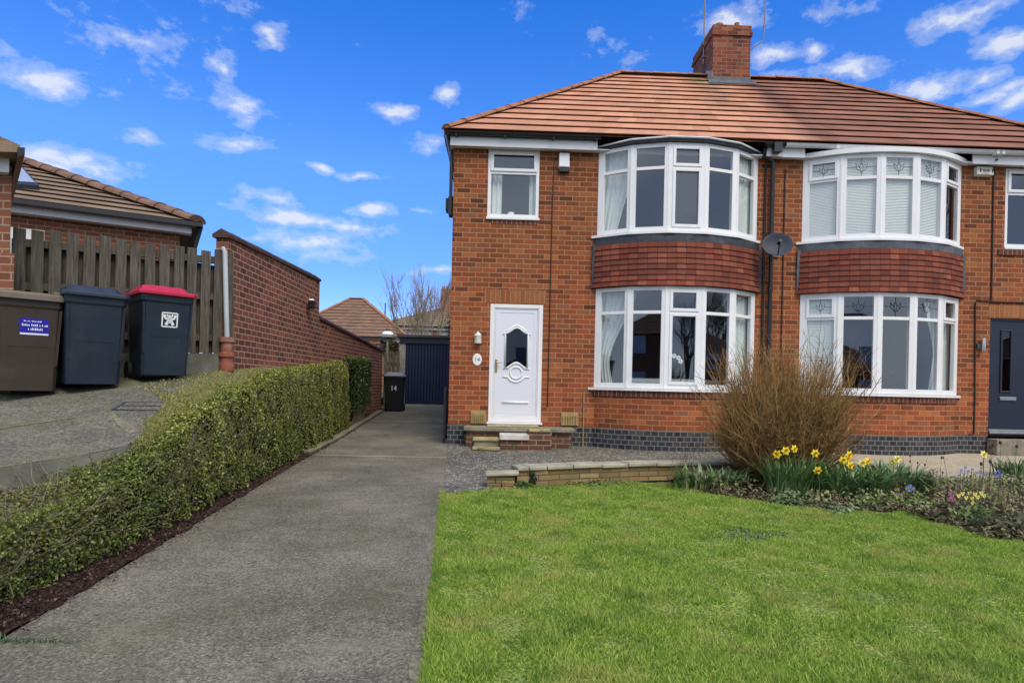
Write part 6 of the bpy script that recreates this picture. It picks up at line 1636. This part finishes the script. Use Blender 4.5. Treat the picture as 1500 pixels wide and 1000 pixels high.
dots('bluebell', 'pale blue flower spike just right of the daffodil leaves', 'blue flowers', [(1329, 713), (1333, 711), (1338, 716), (1334, 718), (1329, 719)], 6.6, petal_blue, .015)
dots('bluebell', 'single pale blue flower low at the right of the daffodil leaves', 'blue flowers', [(1316, 723), (1320, 726), (1315, 727)], 6.5, petal_blue, .013)
dots('pink_flower', 'dusky pink flower left of the pale primroses', 'pink flower', [(1391, 722), (1394, 727), (1390, 731), (1396, 732)], 6.2, petal_pink, .018)
dots('pink_flower', 'dusky pink flower low at the right picture edge', 'pink flower', [(1484, 764), (1488, 768), (1485, 771)], 5.6, petal_pink, .018)
# dry seed stems
def dry(lab, px, py, top, Y, n, spread, mat, head=0.0):
    b = onground(px, py) if Y is None else Vector((at(px, py, Y).x, Y, gz(Y))); h = at(px, top, b.y).z-b.z; t = thing('dry_stems', lab, 'dry stems', b, 0, 'dry winter stems in the bed'); m = MB(); r2 = random.Random(px)
    for k in range(n):
        p = b+Vector((r2.uniform(-spread, spread), r2.uniform(-.08, .08), .01)); d = Vector((r2.uniform(-.15, .15), r2.uniform(-.1, .1), 1)); L = h*r2.uniform(.55, 1.05); pts, dd = stem(m, p, d, L, .0042, .07, r2, 6)
        for q in range(3): stem(m, pts[r2.randint(3, 6)], dd+Vector((r2.uniform(-1, 1), r2.uniform(-1, 1), .3)), r2.uniform(.04, .10), .0026, .3, r2, 3)
        if head: m.sphere(pts[-1], head, 5, 4, (1, 1, 1.7))
    obj('stems', m, mat, t)
dry('dark dry stems with curled heads in front of the navy door', 1462, 728, 648, 6.7, 7, .22, wood_dark, .016)
dry('tangled brown dry stems between the daffodil leaves and pale path', 1335, 728, 690, None, 24, .30, MATS['bush_base'], .006)
dry('thin straw-coloured stalks leaning over the right part of the bed', 1425, 738, 700, None, 22, .40, plain('dry_stalk', (.27, .21, .13), .9, .3), .007)
dry('thin dry stems rising before the pale path', 1360, 724, 668, 6.9, 8, .28, wood_dark, .010)
dry('dark upright stems among the bronze leaves at the right edge', 1470, 765, 690, 5.9, 9, .30, wood_dark, .010)
dry('pale dry stalks fallen among leaves left of the brown bush', 1050, 722, 690, None, 26, .36, plain('straw', (.26, .22, .15), .9, .3), 0)
dry('reddish dry stems behind the garden wall left of the brown bush', 1005, 708, 640, 7.55, 9, .22, plain('red_stem', (.16, .085, .06), .9, .3), .010)
def straw_litter():
    n = 2600; i = nrs.randint(0, len(edge)-7, n)+6; i = np.clip(i, 6, len(edge)-2); s = nrs.rand(n)
    x = np.array([edge[a].x+(edge[a+1].x-edge[a].x)*b for a, b in zip(i, s)]); y = np.array([edge[a].y+(edge[a+1].y-edge[a].y)*b for a, b in zip(i, s)])+.02+.55*nrs.rand(n)**1.5
    P = np.stack([x+.05*nrs.normal(size=n), y, .026*(y-11)+.03+.03*nrs.rand(n)], 1); N = unit(np.stack([.6*nrs.normal(size=n), .6*nrs.normal(size=n), np.ones(n)], 1)); return leaf_quads(P, N, .03+.04*nrs.rand(n), .008+.02*nrs.rand(n)), nrs.rand(n)
V, tn = straw_litter(); o = raw_mesh('plant_litter', V, [(0, 1, 2, 3)], tn, leafmat('litter_leaf', (.05, .035, .02), (.13, .11, .05), (.26, .23, .12), trans=.05)); tag(o, 'withered leaves and plant litter along the front of the bed', 'plant litter', kind='stuff')
def cover():
    n = 17000; x = 2.4+4.6*nrs.rand(n); y = 4.8+3.1*nrs.rand(n)
    lim = np.interp(x, [e.x for e in edge[6:]]+[5.6, 7.0], [e.y for e in edge[6:]]+[4.6, 4.4]); k = (y > lim+.03) & (y < np.where(x > 5.2, 7.85, 7.75)); x, y = x[k], y[k]
    c = np.array([noise.noise((a*2.1, b*2.1, 8)) for a, b in zip(x, y)]); k = c+.55*nrs.rand(len(x)) > .16; x, y, c = x[k], y[k], c[k]; n = len(x)
    h = (.01+.11*nrs.rand(n)**1.6)*(1+1.1*np.clip(c, 0, 1)); z = .026*(y-11)+.02+h
    N = unit(np.stack([.7*nrs.normal(size=n), -.35+.7*nrs.normal(size=n), np.ones(n)], 1)); L = .022+.035*nrs.rand(n)
    return leaf_quads(np.stack([x, y, z], 1), N, L, L*(.3+.4*nrs.rand(n)), .15), np.clip(.25+3.2*h+.2*nrs.normal(size=n), 0, 1)
V, tn = cover(); o = raw_mesh('ground_cover', V, [(0, 1, 2, 3)], tn, leafmat('cover_leaf', (.11, .085, .045), (.19, .23, .075), (.36, .42, .15), patch=((.28, .215, .12), 2.6, .44, .60, .85), trans=.2)); tag(o, 'mixed low green and withered ground cover filling the flower bed', 'ground cover', kind='stuff')
# scattered green weeds and tufts softening the lawn rim and the hedge foot
def tufts():
    n = 5200; e = nrs.rand(n); y = 2.3+4.3*e; x = np.array([interp(a, [r[0] for r in drive_rows], [r[2] for r in drive_rows]) for a in y])+.012*nrs.normal(size=n)+.015
    z = .026*(y-11)+.01; P = np.stack([x, y, z], 1); h = .02+.035*nrs.rand(n); a_ = nrs.rand(n)*6.28; d = np.stack([np.cos(a_), np.sin(a_), 0*a_], 1)*.003; tip = P+np.stack([.02*nrs.normal(size=n)-.012, .02*nrs.normal(size=n), h], 1)
    return np.stack([P-d, P+d, tip], 1), np.clip(.5+.3*nrs.normal(size=n), 0, 1)
V, tn = tufts(); o = raw_mesh('edge_grass', V, [(0, 1, 2)], tn, gm); tag(o, 'longer grass fringe along the drive edge of the lawn', 'grass', kind='stuff')
def moss():
    n = 26000; q = nrs.rand(n, 2); y = 5.0+5.0*q[:, 0]
    xi = np.array([epoint(a) for a in y]); xo = np.array([max(verge_out(a)+.18, epoint(a)+.06) for a in y])
    f = q[:, 1]; w = .02+1.15*np.clip((y-6.0)/1.1, 0, 1)**1.3
    x = xo+(xi-w-xo)*f
    k = np.array([noise.noise((a*1.7, b*1.7, 4)) for a, b in zip(x, y)])+.9*(nrs.rand(n)-.45)+.6*np.clip((x-xi)/.12+1, 0, 1)-.15 > 0
    x, y, xi, xo = x[k], y[k], xi[k], xo[k]; n = len(x)
    zs = np.array([nz(a) for a in y]); zo = np.array([min(nz(a)-.02, gz(a)+hedge_h(a)-.05) for a in y]); g_ = np.clip((x-xi)/np.maximum(xo-xi, .01), 0, 1)
    z = zs+(zo-zs)*g_+.004; P = np.stack([x, y, z], 1); h = .008+.018*nrs.rand(n)+.03*g_*nrs.rand(n); a_ = nrs.rand(n)*6.28; d = np.stack([np.cos(a_), np.sin(a_), 0*a_], 1)*.006; tip = P+np.stack([.012*nrs.normal(size=n), .012*nrs.normal(size=n), h], 1)
    return np.stack([P-d, P+d, tip], 1), nrs.rand(n)
V, tn = moss(); o = raw_mesh('moss', V, [(0, 1, 2)], tn, leafmat('moss_tuft', (.17, .17, .055), (.29, .28, .085), (.42, .40, .16), trans=.1, rough=.8)); tag(o, 'yellow-green moss and thin grass spreading over the higher drive edge', 'moss', kind='stuff')
def leaves_weed(px, py, n, r, lab):
    mound('seedling', lab, px, py, n, r, .05, .05, freshleaf, group='green seedlings at the hedge foot', up=1.0)
leaves_weed(62, 862, 26, .09, 'nearest green seedling at the hedge foot in the leaf strip'); leaves_weed(108, 842, 20, .08, 'pale seedling beside the leaf strip, second from the front'); leaves_weed(355, 714, 60, .10, 'bright yellow-green seedling at the hedge foot by the drive')
t = thing('drive_weed', 'thin green weed creeping from the drive at the left picture edge', 'weed', onground(50, 942)); c_ = onground(50, 942); V, F = blades(90, (c_.x-.05, c_.y, c_.z+.008), .26, .012, .045, .005, 1.6); raw_mesh('leaves', V, F, .3*nrs.rand(90), strap, t)

# ------------------------------------------------------------------ across the road: what the windows reflect
def street_house(lab, x, y, w, d, ze, zr):
    t = thing('street_house', lab, 'house', (x, y, -.4)); hip_house(t, x-w/2, x+w/2, y-d/2, y+d/2, -.5, ze, zr, brick_red, tile_back, 10)
    for k in (-.3, .3):
        for z0_ in (.6, 3.2): obj('window', MB().box(x+k*w-.8, x+k*w+.8, y+d/2+.004, y+d/2+.05, z0_, z0_+1.3), white_upvc, t)
street_house('brick house across the road reflected in the left house bay', -6.5, -25, 8, 8, 4.6, 7.6)
street_house('low house far across the road reflected in the right house bay', 6.0, -37, 11, 9, 2.5, 5.2)
street_house('dark gabled house down the road reflected at the right of the left bay', 38.0, -19, 9, 8, 3.8, 7.0)
tree('street_tree', 'bare street tree reflected in the middle of the left bay', (13.2, -22.0, -.4), 8.0, .15, 4, 12, wood_dark, wood_dark, 1, .6, .012)
tree('street_tree', 'tall bare street tree reflected in the upper bay window', (47.0, -24.0, -.4), 14.0, .25, 4, 15, wood_dark, wood_dark, 1, .6, .016)

# ------------------------------------------------------------------ sky, sun, camera
SUN_EL, SUN_AZ = rad(50), rad(153)      # azimuth clockwise from +y: high, behind the camera and to the right
w = bpy.data.worlds.new('World'); scene.world = w; w.use_nodes = True; nt = w.node_tree; nt.nodes.clear()
class WT(NT):
    def __init__(self): self.t = nt
T = WT()
sky = nt.nodes.new('ShaderNodeTexSky'); sky.sky_type = 'NISHITA'; sky.sun_disc = False; sky.sun_elevation = SUN_EL; sky.sun_rotation = SUN_AZ
sky.air_density = 1.0; sky.dust_density = .2; sky.ozone_density = 2.0
co = nt.nodes.new('ShaderNodeTexCoord').outputs['Generated']
sp = nt.nodes.new('ShaderNodeSeparateXYZ'); nt.links.new(co, sp.inputs[0])
X_, Y_, Z_ = sp.outputs
el = T.math('ARCSINE', Z_); az = T.math('ARCTAN2', X_, Y_)
hs = nt.nodes.new('ShaderNodeHueSaturation'); hs.inputs['Saturation'].default_value = 1.15; hs.inputs['Value'].default_value = 1.0; nt.links.new(sky.outputs[0], hs.inputs['Color'])
# deepen the zenith blue, paler towards the horizon
grad = T.ramp(el, [(.0, (1.05, 1.25, 2.0)), (.17, (.84, 1.19, 2.27)), (.33, (1.02, 1.58, 2.5)), (.56, (.42, 1.36, 2.63)), (.82, (.32, 1.15, 2.6))])
blue = T.mix(1.0, hs.outputs[0], grad, 'MULTIPLY')
CL = [  # azimuth/elevation of each cloud from its place in the sky
 (55, 112, 85, 26, 1.0), (95, 232, 100, 26, 1.05), (40, 240, 60, 14, .7), (205, 62, 75, 42, .62), (350, 155, 48, 22, 1.0), (325, 102, 32, 22, .7), (395, 50, 30, 20, .8), (335, 208, 60, 20, .68), (205, 200, 40, 14, .6),
 (400, 285, 55, 16, .95), (430, 312, 85, 18, 1.05), (470, 355, 110, 30, .9), (520, 330, 70, 18, .7), (548, 305, 45, 14, .85), (535, 255, 38, 10, .8), (465, 244, 28, 9, .8), (575, 162, 48, 14, .95), (655, 142, 26, 16, .8), (615, 205, 32, 20, .55), (640, 398, 60, 10, .8), (280, 130, 40, 12, .3), (620, 305, 30, 6, .5),
 (1090, 22, 55, 24, .95), (1065, 32, 60, 22, .8), (1120, 78, 40, 18, .75), (1160, 118, 60, 14, .9), (1245, 100, 62, 22, 1.05), (1425, 20, 68, 26, 1.05), (1480, 65, 50, 22, 1.0), (1358, 128, 52, 18, 1.0), (1428, 116, 34, 14, .95), (1440, 145, 50, 16, .9), (1490, 148, 40, 16, .9), (1180, 72, 30, 18, .55), (1405, 165, 40, 10, .7), (1500, 190, 40, 12, .7), (760, 20, 30, 14, .2), (900, 75, 40, 24, .28), (1230, 15, 40, 16, .5), (330, 15, 60, 20, .35), (150, 20, 60, 18, .3), (480, 370, 80, 18, .7), (370, 345, 50, 10, .6), (100, 245, 70, 14, .9)]
fld = None
nv = nt.nodes.new('ShaderNodeCombineXYZ'); nt.links.new(az, nv.inputs[0]); nt.links.new(T.math('MULTIPLY', el, 1.7), nv.inputs[1])
warp = T.noise(nv.outputs[0], 7.0, 3.0, .55, 1); wsx = nt.nodes.new('ShaderNodeSeparateXYZ'); nt.links.new(warp, wsx.inputs[0])
azw = T.math('ADD', az, T.math('MULTIPLY', T.math('SUBTRACT', wsx.outputs[0], .5), .075)); elw = T.math('ADD', el, T.math('MULTIPLY', T.math('SUBTRACT', wsx.outputs[1], .5), .040))
for px, py, rx, ry, st in CL:
    r_ = Vector(sight(px, py)).normalized(); a0, e0 = math.atan2(r_.x, r_.y), math.asin(r_.z); k_ = 1.0/FOC*.82
    u = T.math('MULTIPLY', T.math('SUBTRACT', azw, a0), 1/(rx*k_*1.05)); v = T.math('MULTIPLY', T.math('SUBTRACT', elw, e0), 1/(ry*k_*1.05))
    d = T.math('SQRT', T.math('ADD', T.math('MULTIPLY', u, u), T.math('MULTIPLY', v, v)))
    c_ = T.math('MULTIPLY', T.math('SUBTRACT', 1.0, d), st)
    fld = c_ if fld is None else T.math('MAXIMUM', fld, c_)
fld = T.math('MAXIMUM', fld, -.4)
# sky behind the camera is overcast, its colour brightened for soft frontal fill
gen = T.noise(nv.outputs[0], 3.2, 3.0, .5)
rear = T.math('LESS_THAN', Y_, .12)
fld = T.math('MAXIMUM', fld, T.math('SUBTRACT', T.math('MULTIPLY', T.math('MULTIPLY', T.math('SUBTRACT', gen, .12), 3.0), rear), T.math('MULTIPLY', T.math('SUBTRACT', 1.0, rear), .4)))
n1 = T.noise(nv.outputs[0], 16.0, 8.0, .62); n2 = T.noise(nv.outputs[0], 55.0, 5.0, .6)
tex = T.math('ADD', T.math('MULTIPLY', T.math('SUBTRACT', n1, .5), 2.5), T.math('MULTIPLY', T.math('SUBTRACT', n2, .5), .8))
den = T.math('ADD', fld, tex)
dr_ = T.ramp(den, [(.02, (0, 0, 0)), (.36, (.32, .32, .32)), (.95, (1, 1, 1))], 'EASE')
thick = T.math('MULTIPLY', dr_, .80)
ccol = T.ramp(T.math('ADD', T.math('MULTIPLY', den, .5), .2), [(.1, (5.6, 6.6, 8.2)), (.6, (8.6, 8.9, 9.4))])
fin = T.mix(thick, blue, ccol)
fin = T.mix(T.math('MULTIPLY', rear, .9), fin, T.mix(T.ramp(gen, [(.38, (0, 0, 0)), (.62, (1, 1, 1))]), (5.6, 7.4, 10.6), (11.0, 12.4, 14.0)))
bg = nt.nodes.new('ShaderNodeBackground'); nt.links.new(fin, bg.inputs[0]); bg.inputs[1].default_value = .10
wo = nt.nodes.new('ShaderNodeOutputWorld'); nt.links.new(bg.outputs[0], wo.inputs[0])

sl = bpy.data.lights.new('sun', 'SUN'); sl.energy = 2.65; sl.angle = rad(32); sl.color = (1.0, .90, .74)
so = bpy.data.objects.new('sun', sl); COL.objects.link(so)
sd = Vector((math.sin(SUN_AZ)*math.cos(SUN_EL), math.cos(SUN_AZ)*math.cos(SUN_EL), math.sin(SUN_EL)))
so.rotation_euler = sd.to_track_quat('Z', 'Y').to_euler(); so.location = (0, -5, 20)

cd = bpy.data.cameras.new('camera'); cam = bpy.data.objects.new('camera', cd); COL.objects.link(cam); scene.camera = cam
cd.sensor_fit = 'HORIZONTAL'; cd.sensor_width = 36; cd.lens = FOC/1500*36; cd.shift_y = RISE/1500; cd.clip_end = 2000; cd.clip_start = .05
fw = Vector((-_sy, _cy, 0)); rt = Vector((_cy, _sy, 0)); up = Vector((0, 0, 1))
r2_ = rt*_cr+up*_sr; u2_ = up*_cr-rt*_sr
Mx = Matrix.Identity(4)
for i in range(3): Mx[i][0], Mx[i][1], Mx[i][2] = r2_[i], u2_[i], -fw[i]
Mx[2][3] = EYE; cam.matrix_world = Mx

scene.render.engine = 'CYCLES'
scene.view_settings.view_transform = 'Standard'; scene.view_settings.look = 'None'; scene.view_settings.exposure = 0; scene.view_settings.gamma = 1
scene.cycles.use_denoising = True
try: scene.cycles.denoiser = 'OPENIMAGEDENOISE'
except Exception: pass
scene.cycles.max_bounces = 6; scene.cycles.diffuse_bounces = 3; scene.cycles.glossy_bounces = 3; scene.cycles.transmission_bounces = 4; scene.cycles.transparent_max_bounces = 12
scene.cycles.caustics_reflective = False; scene.cycles.caustics_refractive = False; scene.cycles.sample_clamp_indirect = 6
scene.render.film_transparent = False
